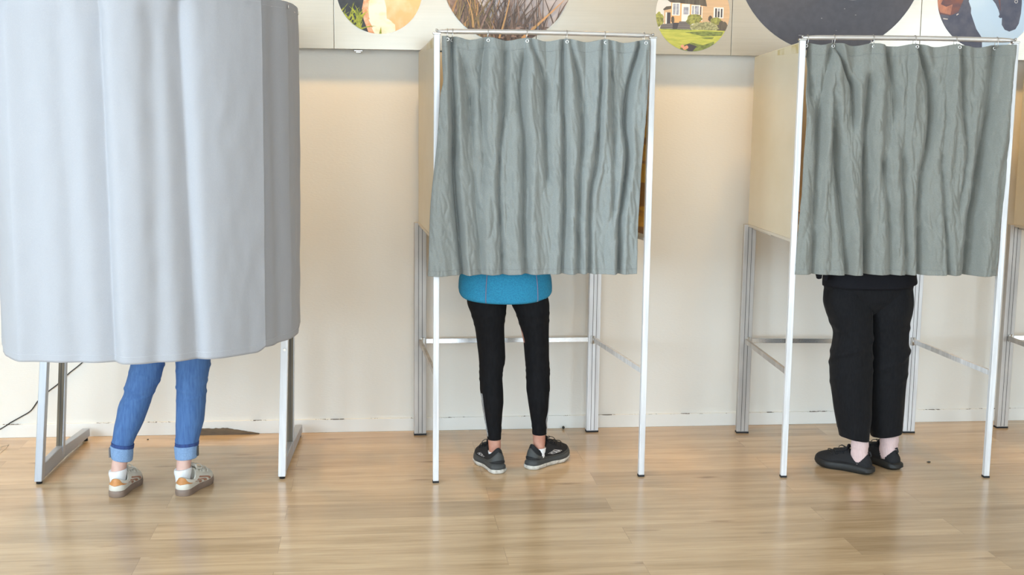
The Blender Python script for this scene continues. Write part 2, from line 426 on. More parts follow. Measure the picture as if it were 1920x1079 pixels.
def blades(spec, mi):
    out = []
    for s in spec:
        Lp, Rp = blade(*s)
        for i in range(len(Lp) - 1): out.append((mi, [Lp[i], Lp[i+1], Rp[i+1], Rp[i]]))
    return out
def blob(x, z, rx, rz, n=14, j=.25):
    return [(x + rx * math.cos(2*PI*k/n) * random.uniform(1-j, 1+j), z + rz * math.sin(2*PI*k/n) * random.uniform(1-j, 1+j)) for k in range(n)]
# furry animal in grass
M1 = [mat('print_fur', (0.84, 0.62, 0.42), .45, 0, 0, (9, 9, 7), col2=(0.80, 0.46, 0.22), thresh=(.46, .66), detail=6),
      mat('print_night', (0.035, 0.04, 0.05), .45, var=.4, scale=(30, 30, 30)),
      mat('print_grass', (0.42, 0.46, 0.04), .45, col2=(0.16, 0.22, 0.02), scale=(60, 60, 60)),
      mat('print_fur_edge', (0.62, 0.27, 0.12), .45, col2=(0.80, 0.50, 0.34), scale=(40, 40, 40)),
      mat('print_fur_white', (0.90, 0.82, 0.68), .45, col2=(0.88, 0.66, 0.46), scale=(14, 14, 25), thresh=(.3, .5))]
lay = [(4, blob(.02, 2.12, .045, .13, 20, .12)), (4, blob(.055, 2.065, .05, .04, 20, .15))]
ed = [(-.045, 2.45), (-.050, 2.19), (-.058, 2.15), (-.050, 2.10), (-.035, 2.06), (-.020, 2.02)]
for i in range(len(ed) - 1):
    (x0, z0), (x1, z1) = ed[i], ed[i+1]; lay.append((3, [(x0, z0), (x0 + .024, z0), (x1 + .03, z1), (x1, z1)]))
    lay.append((1, [(x0, z0), (x1, z1), (-.5, z1), (-.5, z0)]))
lay += blades([(random.uniform(-.19, -.06), random.uniform(2.03, 2.12), random.uniform(.5, 2.4), random.uniform(.03, .09), .008, random.uniform(-.6, .6)) for _ in range(70)], 2)
lay += blades([(.032, 2.03, 1.5, .035, .012, 0)], 2)
picture(.028, 2.24, .209, lay, M1)
# reeds in front of grey water
M2 = [mat('print_water', (0.47, 0.44, 0.46), .45, col2=(0.36, 0.33, 0.36), scale=(9, 9, 16)),
      mat('print_reed_dark', (0.075, 0.055, 0.045), .45, col2=(0.14, 0.10, 0.08), scale=(50, 50, 9)),
      mat('print_reed_olive', (0.27, 0.21, 0.10), .45, col2=(0.16, 0.12, 0.06), scale=(50, 50, 9)),
      mat('print_reed_orange', (0.55, 0.30, 0.13), .45, col2=(0.42, 0.27, 0.12), scale=(50, 50, 9)),
      mat('print_litter', (0.17, 0.11, 0.09), .45, col2=(0.30, 0.22, 0.19), scale=(50, 50, 50))]
lay = [(4, [(.3, 2.35), (.46, 2.30), (.56, 2.12), (.68, 2.06), (.9, 2.04), (.9, 1.9), (.3, 1.9)])]
rb = random.Random(11)
for k in range(170):
    x = rb.uniform(.34, .68) if k < 120 else rb.uniform(.6, .92)
    lay += blades([(x, rb.uniform(1.98, 2.08), rb.gauss(1.45, .28), rb.uniform(.10, .30), rb.uniform(.004, .011), rb.uniform(-.7, .7))], rb.choice([1, 1, 2, 2, 4, 3] if x < .6 else [1, 1, 1, 4]))
for k in range(60):
    x = rb.uniform(.62, .9); lay.append((rb.choice([1, 4]), blob(x, 2.04 + rb.uniform(-.02, .05), .012, .004, 8, .4)))
lay += blades([(.735, 2.02, .72, .30, .016, .05), (.62, 2.02, 1.25, .3, .010, .2)], 3)
lay += blades([(.66, 2.01, 1.05, .34, .013, -.1), (.60, 2.0, 1.3, .36, .014, .1), (.74, 2.08, .85, .2, .012, .3), (.84, 2.04, .5, .2, .005, .4)], 1)
picture(.659, 2.325, .326, lay, M2)
# yellow wooden house behind a lawn
def H(*pts): return [(1.605 + (1200 + X / 6.4 - 1298.3) / 371, 2.163 - (Y / 6.4 - 26) / 371) for X, Y in pts]
def Hr(x0, y0, x1, y1): return H((x0, y0), (x1, y0), (x1, y1), (x0, y1))
M3 = [mat('print_pale_sky', (0.62, 0.62, 0.60), .45), mat('print_tan_wall', (0.60, 0.42, 0.26), .45, var=.12, scale=(3, 3, 90)),
      mat('print_orange_wall', (0.72, 0.42, 0.19), .45, var=.1, scale=(90, 3, 3)), mat('print_roof', (0.13, 0.11, 0.085), .45, var=.4, scale=(90, 9, 9)),
      mat('print_white', (0.78, 0.76, 0.72), .45), mat('print_pane', (0.40, 0.42, 0.50), .45, var=.4, scale=(60, 60, 60)),
      mat('print_dark', (0.06, 0.055, 0.065), .45), mat('print_bush', (0.36, 0.37, 0.09), .45, col2=(0.14, 0.15, 0.05), scale=(90, 90, 90)),
      mat('print_sage', (0.42, 0.42, 0.22), .45, col2=(0.17, 0.18, 0.09), scale=(110, 110, 110)),
      mat('print_steps', (0.20, 0.185, 0.18), .45, col2=(0.10, 0.09, 0.09), scale=(2, 2, 260)),
      mat('print_lawn', (0.50, 0.52, 0.11), .45, col2=(0.36, 0.41, 0.08), scale=(20, 20, 90)),
      mat('print_lawn_dark', (0.22, 0.28, 0.07), .45, col2=(0.12, 0.15, 0.05), scale=(60, 60, 120)),
      mat('print_pink', (0.66, 0.33, 0.22), .45)]
lay = [(1, Hr(740, -400, 1100, 330)), (1, Hr(350, -400, 760, 40)), (2, Hr(360, 30, 745, 290)), (1, H((275, 125), (360, 100), (360, 300), (275, 300))), (3, H((262, 130), (300, 96), (362, 88), (362, 122), (275, 142))),
       (4, Hr(295, 165, 312, 300)), (6, Hr(312, 165, 356, 302)), (3, H((200, -60), (350, 46), (560, 60), (800, 86), (770, -40))), (4, Hr(330, -30, 770, -8)),
       (4, Hr(372, 50, 470, 200)), (5, Hr(385, 62, 415, 190)), (5, Hr(425, 62, 455, 190)), (4, Hr(490, 62, 590, 268)), (5, Hr(512, 98, 574, 186)),
       (4, Hr(608, 72, 718, 185)), (5, Hr(618, 84, 640, 180)), (5, Hr(652, 84, 700, 180)), (4, Hr(735, 85, 745, 260)), (6, Hr(716, 90, 730, 190)),
       (4, Hr(884, 94, 1006, 222)), (6, Hr(902, 106, 924, 212)), (6, Hr(934, 140, 958, 212)), (6, Hr(972, 110, 992, 212)), (5, Hr(934, 106, 958, 138)),
       (3, Hr(735, 300, 1100, 372)), (9, H((245, 305), (390, 290), (390, 355), (230, 355))), (6, Hr(385, 285, 470, 360)), (9, H((465, 268), (600, 268), (625, 358), (440, 358)))]
for (x, y, rx, ry, mi) in ((215, 250, 60, 85, 7), (385, 250, 22, 40, 3), (650, 235, 90, 50, 7), (845, 230, 25, 35, 3), (915, 260, 70, 45, 7), (770, 320, 150, 48, 8), (660, 330, 60, 35, 8), (880, 345, 80, 30, 8), (600, 265, 50, 40, 7), (1000, 300, 50, 45, 3)):
    p = H((x, y))[0]; lay.append((mi, blob(p[0], p[1], rx / 6.4 / 371, ry / 6.4 / 371, 18, .18)))
lay += [(10, H((100, 358), (620, 362), (1100, 372), (1100, 700), (100, 700))), (11, H((540, 395), (760, 380), (1010, 385), (990, 430), (760, 440))), (11, H((740, 455), (900, 448), (880, 470), (780, 470))),
        (11, H((230, 355), (620, 360), (620, 372), (240, 366))), (11, H((500, 560), (620, 515), (760, 545), (900, 500), (900, 700), (560, 700), (480, 600))), (6, H((540, 545), (600, 530), (690, 560), (620, 640), (580, 620)))]
for (x, y) in ((512, 562), (565, 572), (540, 585)):
    p = H((x, y))[0]; lay.append((12, blob(p[0], p[1], .009, .009, 12, .1)))
picture(1.605, 2.163, .191, lay, M3)
# dark slate surface
M4 = [mat('print_slate', (0.060, 0.068, 0.095), .5, col2=(0.050, 0.057, 0.080), scale=(30, 30, 30)), mat('print_slate_light', (0.22, 0.23, 0.27), .5)]
lay = [(1, blob(x, z, rx, .002, 8, .3)) for x, z, rx in ((2.17, 2.062, .012), (2.19, 2.055, .010), (2.28, 2.15, .004), (2.36, 2.09, .003), (2.46, 2.17, .005), (2.4, 2.2, .003), (2.44, 2.245, .02))]
picture(2.318, 2.482, .506, lay, M4)
# horse and rider against a blue sky
def Q(*pts): return [(3.166 + (1700 + X / 6.745 - 1852) / 350, 2.276 - (Y / 6.745 + 6) / 350) for X, Y in pts]
M5 = [mat('print_blue_sky', (0.40, 0.56, 0.76), .45, col2=(0.36, 0.52, 0.73), scale=(3, 3, 3)), mat('print_navy', (0.045, 0.055, 0.10), .45, col2=(0.075, 0.085, 0.13), scale=(20, 20, 20)),
      mat('print_chestnut', (0.16, 0.07, 0.06), .45, col2=(0.08, 0.05, 0.07), scale=(20, 20, 30)), mat('print_bit', (0.45, 0.45, 0.47), .4), mat('print_copper', (0.40, 0.19, 0.13), .45, col2=(.2, .1, .09), scale=(30, 30, 20))]
lay = [(1, Q((250, -900), (700, -900), (800, -200), (785, 20), (820, 100), (822, 160), (852, 230), (905, 350), (985, 455), (1000, 700), (200, 700))),
       (2, Q((300, -700), (700, -700), (725, -20), (660, 150), (560, 195), (430, 180), (300, 100))), (4, Q((380, -60), (470, -40), (430, 60), (500, 90), (580, 60), (560, 185), (430, 160), (380, 60))),
       (3, Q((635, 180), (660, 165), (666, 176), (640, 192))), (3, Q((470, 225), (530, 232), (530, 242), (472, 238))),
       (1, Q((1000, -500), (1085, -10), (1130, 40), (1172, 112), (1192, 165), (1180, 195), (1200, 212), (1226, 208), (1228, 290), (1270, 350), (1332, 372), (1410, 342), (1448, 275), (1468, 150), (1470, 40), (1440, -500))),
       (2, Q((1150, -60), (1180, -60), (1205, 120), (1195, 120)))]
for k in range(16):
    a0, a1 = 2*PI*k/16, 2*PI*(k+1)/16
    lay.append((3, Q(*[(1395 + rr * math.cos(a), 8 + rr * math.sin(a)) for a, rr in ((a0, 22), (a1, 22), (a1, 15), (a0, 15))])))
picture(3.166, 2.276, .272, lay, M5)

# ------------------------------------------------------------------ voting booths with a square frame
SIDE = mat('cream_panel', (0.71, 0.64, 0.505), 0.38, 0.25, 0.08, (2, 2, 3), col2=(0.63, 0.55, 0.39), thresh=(.25, .7))
STAIN = mat('olive_stained_panel', (0.50, 0.40, 0.16), 0.4, 0.2, 0.2, (5, 9, 9), col2=(0.66, 0.58, 0.42), thresh=(.40, .56))
AMBER_REFL = mat('amber_reflection', (0.26, 0.12, 0.035), 0.22, 0.3, 0.0, (3, 3, 22), col2=(0.56, 0.30, 0.03), thresh=(.47, .56), detail=2)  # reflections in the metal side panel, painted as amber bands
SHELF = mat('shelf_board', (0.55, 0.50, 0.42), 0.45)
PH_POST = 1.985
def booth(FL, FR, BL, BR, label, reflections=(1,)):
    r = empty('voting_booth', (FL[0], FL[1], 0), label, 'voting booth', 'square metal voting booths')
    ux = Vector((FR[0] - FL[0], FR[1] - FL[1], 0)).normalized()
    uy = Vector((BL[0] - FL[0], BL[1] - FL[1], 0)).normalized()
    def upright(x, y, wx, wy, z1, name, m, grooves=0):
        bm = bmesh.new()
        c = Vector((x, y, 0)); n = Vector((-ux.y, ux.x, 0))
        P = []
        for z in (.008, z1):
            for i, j in ((-1, -1), (1, -1), (1, 1), (-1, 1)): P.append(c + ux * wx / 2 * i + n * wy / 2 * j + Vector((0, 0, z)))
        hexa(bm, P, 0, .0025)
        for g in range(grooves):
            gx = (g + 1) / (grooves + 1) - .5; cc = c + ux * wx * gx * .9 - n * (wy / 2 + .0002)
            Q4 = [cc + ux * s * .0012 + n * t * .0012 + Vector((0, 0, z)) for z in (.012, z1 - .01) for s, t in ((-1, -.2), (1, -.2), (1, 1), (-1, 1))]
            hexa(bm, Q4, 1)
        o = obj(name, bm, [m, DARK], r)
        bm = bmesh.new(); P = []
        for z in (0, .0085):
            for i, j in ((-1, -1), (1, -1), (1, 1), (-1, 1)): P.append(c + ux * (wx / 2 + .001) * i + n * (wy / 2 + .001) * j + Vector((0, 0, z)))
        hexa(bm, P); f = obj('foot_cap', bm, RUBBER, o)
        return o
    upright(FL[0], FL[1], .026, .026, PH_POST, 'front_post', ALU)
    upright(FR[0], FR[1], .026, .026, PH_POST, 'front_post', ALU)
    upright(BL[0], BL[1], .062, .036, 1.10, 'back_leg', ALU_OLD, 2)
    upright(BR[0], BR[1], .062, .036, 1.10, 'back_leg', ALU, 2)
    # side panels, inside of the posts in depth
    for s, (F, B) in enumerate(((FL, BL), (FR, BR))):
        F = Vector((F[0], F[1], 0)); B = Vector((B[0], B[1], 0)); d = (B - F).normalized(); n = Vector((d.y, -d.x, 0))
        f = F + d * .0135; bk = B + d * .0; sgn = -1 if s == 0 else 1
        def quad(t0, t1, off0, off1, zb0, zb1, zt0, zt1):
            a0, a1 = f.lerp(bk, t0), f.lerp(bk, t1)
            return [a0 + n * off0 + Vector((0, 0, zb0)), a1 + n * off0 + Vector((0, 0, zb1)), a1 + n * off1 + Vector((0, 0, zb1)), a0 + n * off1 + Vector((0, 0, zb0)),
                    a0 + n * off0 + Vector((0, 0, zt0)), a1 + n * off0 + Vector((0, 0, zt1)), a1 + n * off1 + Vector((0, 0, zt1)), a0 + n * off1 + Vector((0, 0, zt0))]
        bm = bmesh.new(); hexa(bm, quad(0, 1, -.009, .009, 1.105, 1.10, 1.978, 1.945), 0, .002)
        sp = obj('side_panel', bm, SIDE, r)
        if s in reflections:
            bm = bmesh.new(); i0, i1 = (-.0105, -.0092) if s == 1 else (.0092, .0105)
            hexa(bm, quad(.02, .98, i0, i1, 1.12, 1.12, 1.96, 1.93)); tag(obj('inner_reflection', bm, AMBER_REFL, sp), 'amber brown glossy inner face, reflection painted in')
        bm = bmesh.new(); o0, o1 = (.0092, .0100) if s == 1 else (-.0100, -.0092)
        hexa(bm, quad(0.0, .45, o0, o1, 1.93, 1.935, 1.972, 1.958));
        tag(obj('stained_edge', bm, STAIN, sp), 'olive brown stains along the top edge')
        bm = bmesh.new(); hexa(bm, quad(0, 1, -.012, .012, 1.092, 1.088, 1.106, 1.101), 0, .001); obj('bottom_edge', bm, SHELF, sp)
        # low side rail and its hinge
        a = F + Vector((0, 0, .492)); c2 = B - d * .018 + Vector((0, 0, .492))
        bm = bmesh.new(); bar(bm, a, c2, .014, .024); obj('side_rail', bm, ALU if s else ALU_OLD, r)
        bm = bmesh.new(); h = B - d * .022 - ux * (.010 if s else -.010)
        hexa(bm, [h + ux * i * .011 + d * j * .004 + Vector((0, 0, z)) for z in (.474, .514) for i, j in ((-1, -1), (1, -1), (1, 1), (-1, 1))], 0, .001)
        tube(bm, [h - d * .006 + Vector((0, 0, .474)), h - d * .006 + Vector((0, 0, .514))], .004, 8)
        obj('hinge', bm, STEEL, r)
    bl, br = Vector((BL[0], BL[1], .492)), Vector((BR[0], BR[1], .492))
    bm = bmesh.new(); bar(bm, bl, br, .016, .024); obj('back_rail', bm, ALU_POL, r)
    nrm = Vector((-ux.y, ux.x, 0))
    P = [Vector((p[0], p[1], 0)) + ux * (.02 if p is BL else -.02) + nrm * o + Vector((0, 0, z)) for z in (1.10, 1.945) for p, o in ((BL, -.007), (BR, -.007), (BR, .007), (BL, .007))]
    bm = hexa(bmesh.new(), P, 0, .001); obj('back_panel', bm, SIDE, r)
    q = []
    for z in (1.075, 1.099):
        q += [Vector((BL[0], BL[1], z)) + ux * .012 - uy * .02, Vector((BR[0], BR[1], z)) - ux * .012 - uy * .02, Vector((BR[0], BR[1], z)) - ux * .012 - uy * .36, Vector((BL[0], BL[1], z)) + ux * .012 - uy * .36]
    bm = hexa(bmesh.new(), [q[0], q[3], q[2], q[1], q[4], q[7], q[6], q[5]], 0, .002); obj('writing_shelf', bm, SHELF, r)
    # rod across the front, flattened ends screwed on the posts
    a = Vector((FL[0], FL[1], PH_POST + .012)); c2 = Vector((FR[0], FR[1], PH_POST + .012))
    bm = bmesh.new(); K = 30; pts = []; rad = []
    for i in range(K + 1):
        t = i / K; p = a.lerp(c2, t); p.z += .004 * math.sin(PI * t) ; pts.append(p); rad.append(.0055 + .0055 * min(1, min(t, 1 - t) / .06) ** .7)
    tube(bm, pts, rad, 14); rd = obj('curtain_rod', bm, ROD, r)
    for p in (a, c2):
        bm = bmesh.new(); hexa(bm, [Vector((p.x, p.y, z)) + ux * .017 * i + nrm * .012 * j for z in (PH_POST - .001, PH_POST + .008) for i, j in ((-1, -1), (1, -1), (1, 1), (-1, 1))], 0, .002)
        tube(bm, [p, p + Vector((0, 0, .010))], .005, 8); obj('rod_bracket', bm, STEEL, rd)
    return r
B2 = dict(FL=(.268, -.913), FR=(1.216, -.887), BL=(.228, -.086), BR=(1.127, -.085))
B3 = dict(FL=(1.873, -.948), FR=(2.820, -1.021), BL=(1.914, -.159), BR=(2.800, -.215))
B4 = dict(FL=(3.345, -.98), FR=(4.29, -1.0), BL=(3.352, -.152), BR=(4.25, -.17))
booth(**B2, label='square metal voting booth in the middle, person in blue jacket inside')
booth(**B3, label='square metal voting booth on the right, person in wide black trousers inside', reflections=(0, 1))
booth(**B4, label='voting booth at the right edge of the photo, only its left side showing')

# ------------------------------------------------------------------ curtains
LINEN = mat('grey_linen', (0.300, 0.320, 0.308), 0.9, 0, .10, (180, 180, 500), col2=(0.262, 0.280, 0.268), bump=.0008, bscale=(55, 55, 22), sheen=.15, spec=.2)
LINEN3 = mat('grey_green_linen', (0.258, 0.266, 0.243), 0.9, 0, .10, (180, 180, 500), col2=(0.222, 0.229, 0.206), bump=.0008, bscale=(55, 55, 22), sheen=.15, spec=.2)
COTTON = mat('pale_cotton', (0.365, 0.365, 0.385), 0.9, 0, .06, (300, 300, 700), col2=(0.34, 0.342, 0.362), bump=.0004, bscale=(60, 60, 30), sheen=.1, spec=.2)
STITCH = mat('curtain_stitch', (0.235, 0.245, 0.24), .9)
def mesh_grid(name, V, nu, nv, m, parent=None, uvclosed=False, thick=.0012):
    F = [(j * nu + i, j * nu + i + 1, (j + 1) * nu + i + 1, (j + 1) * nu + i) for j in range(nv - 1) for i in range(nu - 1)]
    me = bpy.data.meshes.new(name); me.from_pydata(V, [], F); me.update()
    me.polygons.foreach_set('use_smooth', [True] * len(me.polygons)); me.materials.append(m)
    o = bpy.data.objects.new(name, me); COL.objects.link(o)
    s = o.modifiers.new('thickness', 'SOLIDIFY'); s.thickness = thick; s.offset = 0
    if parent: o.parent = parent; o.matrix_parent_inverse = world_of(parent).inverted()
    return o
def sstep(a, b, x):
    t = np.clip((x - a) / (b - a), 0, 1); return t * t * (3 - 2 * t)
def crumple(x, z, seed):
    n1 = mnoise.noise(Vector((x * 9, z * 1.6, seed))); n2 = mnoise.noise(Vector((x * 24 + n1, z * 4.2, seed + 7)))
    n3 = mnoise.noise(Vector((x * 48 + z * 9, z * 17, seed + 13)))
    return .010 * n1 + .017 * (.35 - abs(n2)) + .0045 * (.3 - abs(n3)) * 2
def booth_curtain(label, rodA, rodB, LE, RE, folds, rings, m, seed, press, zb, wrap=0):
    root = empty('booth_curtain', ((rodA[0] + rodB[0]) / 2, (rodA[1] + rodB[1]) / 2, 1.0), label, 'curtain', 'grey linen curtains of the square booths')
    nu, nv = 330, 300
    V = []
    rg = np.array(sorted(rings))
    FX = [(A, wd, np.array([p[1] for p in P])[::-1], np.array([p[0] for p in P])[::-1]) for A, wd, P in folds]
    for j in range(nv):
        v = j / (nv - 1)
        zt = 1.976; z0 = zb
        zc = z0 + (zt - z0) * v
        xl = pchip([p[0] for p in LE], [p[1] for p in LE], [zc])[0]; xr = pchip([p[0] for p in RE], [p[1] for p in RE], [zc])[0]
        fx = [(A, wd, float(pchip(zz, xx, [zc])[0]), float(sstep(zz[0] - .10, zz[0] + .02, zc) if zz[0] > zb + .05 else 1) * float(1 - sstep(zz[-1] - .01, zz[-1] + .05, zc) * .6)) for A, wd, zz, xx in FX]
        for i in range(nu):
            x = xl + (xr - xl) * i / (nu - 1)
            t = (x - rodA[0]) / (rodB[0] - rodA[0]); y = rodA[1] + (rodB[1] - rodA[1]) * t - .006
            top = float(sstep(1.78, 1.96, zc))
            # sag between the rings along the top hem
            k = int(np.clip(np.searchsorted(rg, x) - 1, 0, len(rg) - 2)); a, b_ = rg[k], rg[k + 1]
            s = np.clip((x - a) / (b_ - a), 0, 1); sag = math.sin(PI * s) ** 2
            z = zc - top * .013 * sag * min(1, (b_ - a) / .15)
            top2 = float(sstep(1.42, 1.66, zc)); d = top2 * (.034 * min(1.0, (b_ - a) / .12) * (1 - abs(2 * s - 1)) - .014)
            d += (1 - top2) * (.010 * math.sin(x * 31 + seed) + .006 * math.sin(x * 57 + 2 * seed + zc * 1.5)) * .6
            for A, wd, xc, g in fx:
                q = abs(x - xc) / wd
                if q < 4:
                    d += 2.1 * A * g * math.exp(-q ** 1.25)
                elif q < 9: pass
                d -= A * g * .70 * math.exp(-(abs(x - xc - 2.1 * wd) / (1.3 * wd)) ** 2)
                d -= A * g * .40 * math.exp(-(abs(x - xc + 2.1 * wd) / (1.3 * wd)) ** 2)
            for rx_ in rings:     # cone-shaped fan hanging from each ring
                wf = .016 + .27 * (1.962 - zc)
                cf_ = max(0.0, 1 - abs(x - rx_) / max(wf, .01))
                d -= .014 * cf_ * float(sstep(1.965, 1.86, zc) if zc < 1.965 else 0) * float(sstep(1.38, 1.62, zc))
            d -= .020
            for px in press:
                d += .0022 * math.exp(-((x - px) / .004) ** 2) * float(sstep(1.3, 1.6, zc))
            d += crumple(x, zc, seed) * (1 - .6 * top)
            if wrap: d -= .034 * float(1 - sstep(wrap, wrap + .09, x)) * (1 - float(sstep(1.70, 1.90, zc)))
            if x < xl + .02: d += .012 * ((xl + .02 - x) / .02) ** 2
            z += .004 * mnoise.noise(Vector((x * 5, seed, 0))) * (1 - v) if v < .3 else 0
            V.append((x + .004 * mnoise.noise(Vector((x * 10, zc * 3, seed + 3))), y + d, z))
    sheet = mesh_grid('fabric', V, nu, nv, m, root)
    # stitched bottom and top hems
    for nm, jj in (('bottom_hem', 7), ('top_hem', int(nv * .955))):
        bm = bmesh.new(); P = [Vector(V[jj * nu + i]) + Vector((0, -.0012, 0)) for i in range(0, nu, 2)]
        tube(bm, P, .0006, 4); obj(nm, bm, STITCH, sheet)
    for x in rings:
        t = (x - rodA[0]) / (rodB[0] - rodA[0]); yr = rodA[1] + (rodB[1] - rodA[1]) * t; zr = PH_POST + .012 + .004 * math.sin(PI * min(max(t, 0), 1))
        i = int(np.clip((x - V[(nv - 1) * nu][0]) / (V[nv * nu - 1][0] - V[(nv - 1) * nu][0]), 0.01, .99) * (nu - 1)); vy = V[int(nv * .988) * nu + i][1]
        bm = bmesh.new()
        cz = zr - .012; tube(bm, [(x + .0015 * math.sin(a), yr + .0155 * math.cos(a) - .002, cz + .0245 * math.sin(a)) for a in np.linspace(0, 2 * PI, 22, endpoint=False)], .0013, 6, closed=True)
        obj('curtain_ring', bm, STEEL, root)
        bm = bmesh.new(); tube(bm, [(x + .006 * math.cos(a), vy - .003, 1.962 + .006 * math.sin(a)) for a in np.linspace(0, 2 * PI, 16, endpoint=False)], .0022, 6, closed=True)
        obj('eyelet', bm, EYELET, root)
    return root
L2 = [(0.94, 0.229), (1.215, 0.238), (1.502, 0.263), (1.729, 0.281), (1.79, .294), (1.88, 0.290), (1.99, 0.288)]
R2 = [(0.94, 1.168), (1.296, 1.173), (1.495, 1.178), (1.7, 1.186), (1.84, 1.193), (1.99, 1.194)]
FOLDS_2 = [
  (0.028,0.013,[(0.33, 1.974), (0.336, 1.679), (0.342, 1.449), (0.359, 1.216), (0.382, 0.944)]),
  (0.016,0.02,[(0.358, 1.94), (0.391, 1.794), (0.41, 1.703), (0.433, 1.38), (0.451, 1.157), (0.472, 0.944)]),
  (0.02,0.022,[(0.473, 1.942), (0.456, 1.749), (0.469, 1.588), (0.475, 1.45), (0.471, 1.333)]),
  (0.014,0.01,[(0.564, 1.921), (0.561, 1.681), (0.547, 1.52), (0.539, 1.357), (0.55, 1.169), (0.565, 0.944)]),
  (0.026,0.018,[(0.645, 1.888), (0.633, 1.751), (0.653, 1.498), (0.657, 1.169), (0.667, 0.943)]),
  (0.013,0.012,[(0.677, 1.957), (0.741, 1.753), (0.746, 1.545), (0.756, 1.382)]),
  (0.024,0.016,[(0.817, 1.948), (0.822, 1.684), (0.831, 1.452), (0.84, 1.217), (0.833, 0.943)]),
  (0.015,0.012,[(0.85, 1.96), (0.902, 1.685), (0.909, 1.569), (0.899, 1.382), (0.902, 0.942)]),
  (0.016,0.011,[(0.991, 1.951), (0.983, 1.686), (0.978, 1.453), (0.951, 1.288), (0.951, 0.942)]),
  (0.012,0.012,[(1.022, 1.963), (1.036, 1.756), (1.054, 1.501), (1.056, 1.217)]),
  (0.024,0.012,[(1.152, 1.954), (1.11, 1.757), (1.101, 1.618), (1.114, 1.478), (1.096, 1.265), (1.086, 1.158), (1.087, 0.942)]),
]
FOLDS_3 = [
  (0.03,0.03,[(1.9, 1.963), (1.914, 1.859), (1.923, 1.767)]),
  (0.022,0.02,[(1.997, 1.953), (1.974, 1.768), (1.958, 1.557), (1.959, 1.226), (1.968, 0.95)]),
  (0.018,0.01,[(2.018, 1.965), (2.065, 1.862), (2.103, 1.781), (2.117, 1.653)]),
  (0.026,0.02,[(2.013, 1.768), (2.045, 1.488), (2.08, 1.274), (2.122, 0.949)]),
  (0.03,0.022,[(2.179, 1.817), (2.173, 1.63), (2.179, 1.465), (2.21, 0.949)]),
  (0.014,0.014,[(2.244, 1.968), (2.276, 1.841), (2.294, 1.702)]),
  (0.018,0.016,[(2.382, 1.971), (2.453, 1.774), (2.461, 1.656), (2.442, 1.467), (2.43, 1.347), (2.449, 0.948)]),
  (0.014,0.014,[(2.577, 1.974), (2.602, 1.705), (2.633, 1.468), (2.618, 1.276)]),
  (0.034,0.028,[(2.729, 1.965), (2.721, 1.73), (2.705, 1.516), (2.692, 1.348), (2.679, 1.191), (2.673, 0.947)]),
  (0.016,0.016,[(2.256, 1.465), (2.294, 1.227), (2.318, 0.948)]),
  (0.012,0.012,[(2.343, 1.466), (2.367, 1.227), (2.394, 0.948)]),
  (0.012,0.012,[(2.517, 1.467), (2.545, 1.227), (2.581, 0.948)]),
]
booth_curtain('grey linen curtain of the middle booth, above the blue jacket', B2['FL'], B2['FR'], L2, R2, FOLDS_2,
              [0.312, 0.335, 0.487, 0.656, 0.831, 1.0, 1.175], LINEN, 3.0, (.403, .575, .742, .915), .945, wrap=.275)
L3 = [(0.94, 1.881), (1.224, 1.888), (1.391, 1.895), (1.603, 1.893), (1.755, 1.890), (1.816, 1.897), (1.894, 1.905), (1.99, 1.908)]
R3 = [(0.94, 2.799), (1.136, 2.8), (1.258, 2.807), (1.496, 2.806), (1.736, 2.792), (1.84, 2.794), (1.99, 2.80)]
booth_curtain('grey-green linen curtain of the right booth, above the black trousers', B3['FL'], B3['FR'], L3, R3, FOLDS_3,
              [1.893, 2.01, 2.183, 2.369, 2.551, 2.735], LINEN3, 8.0, (2.098, 2.276, 2.452), .948)

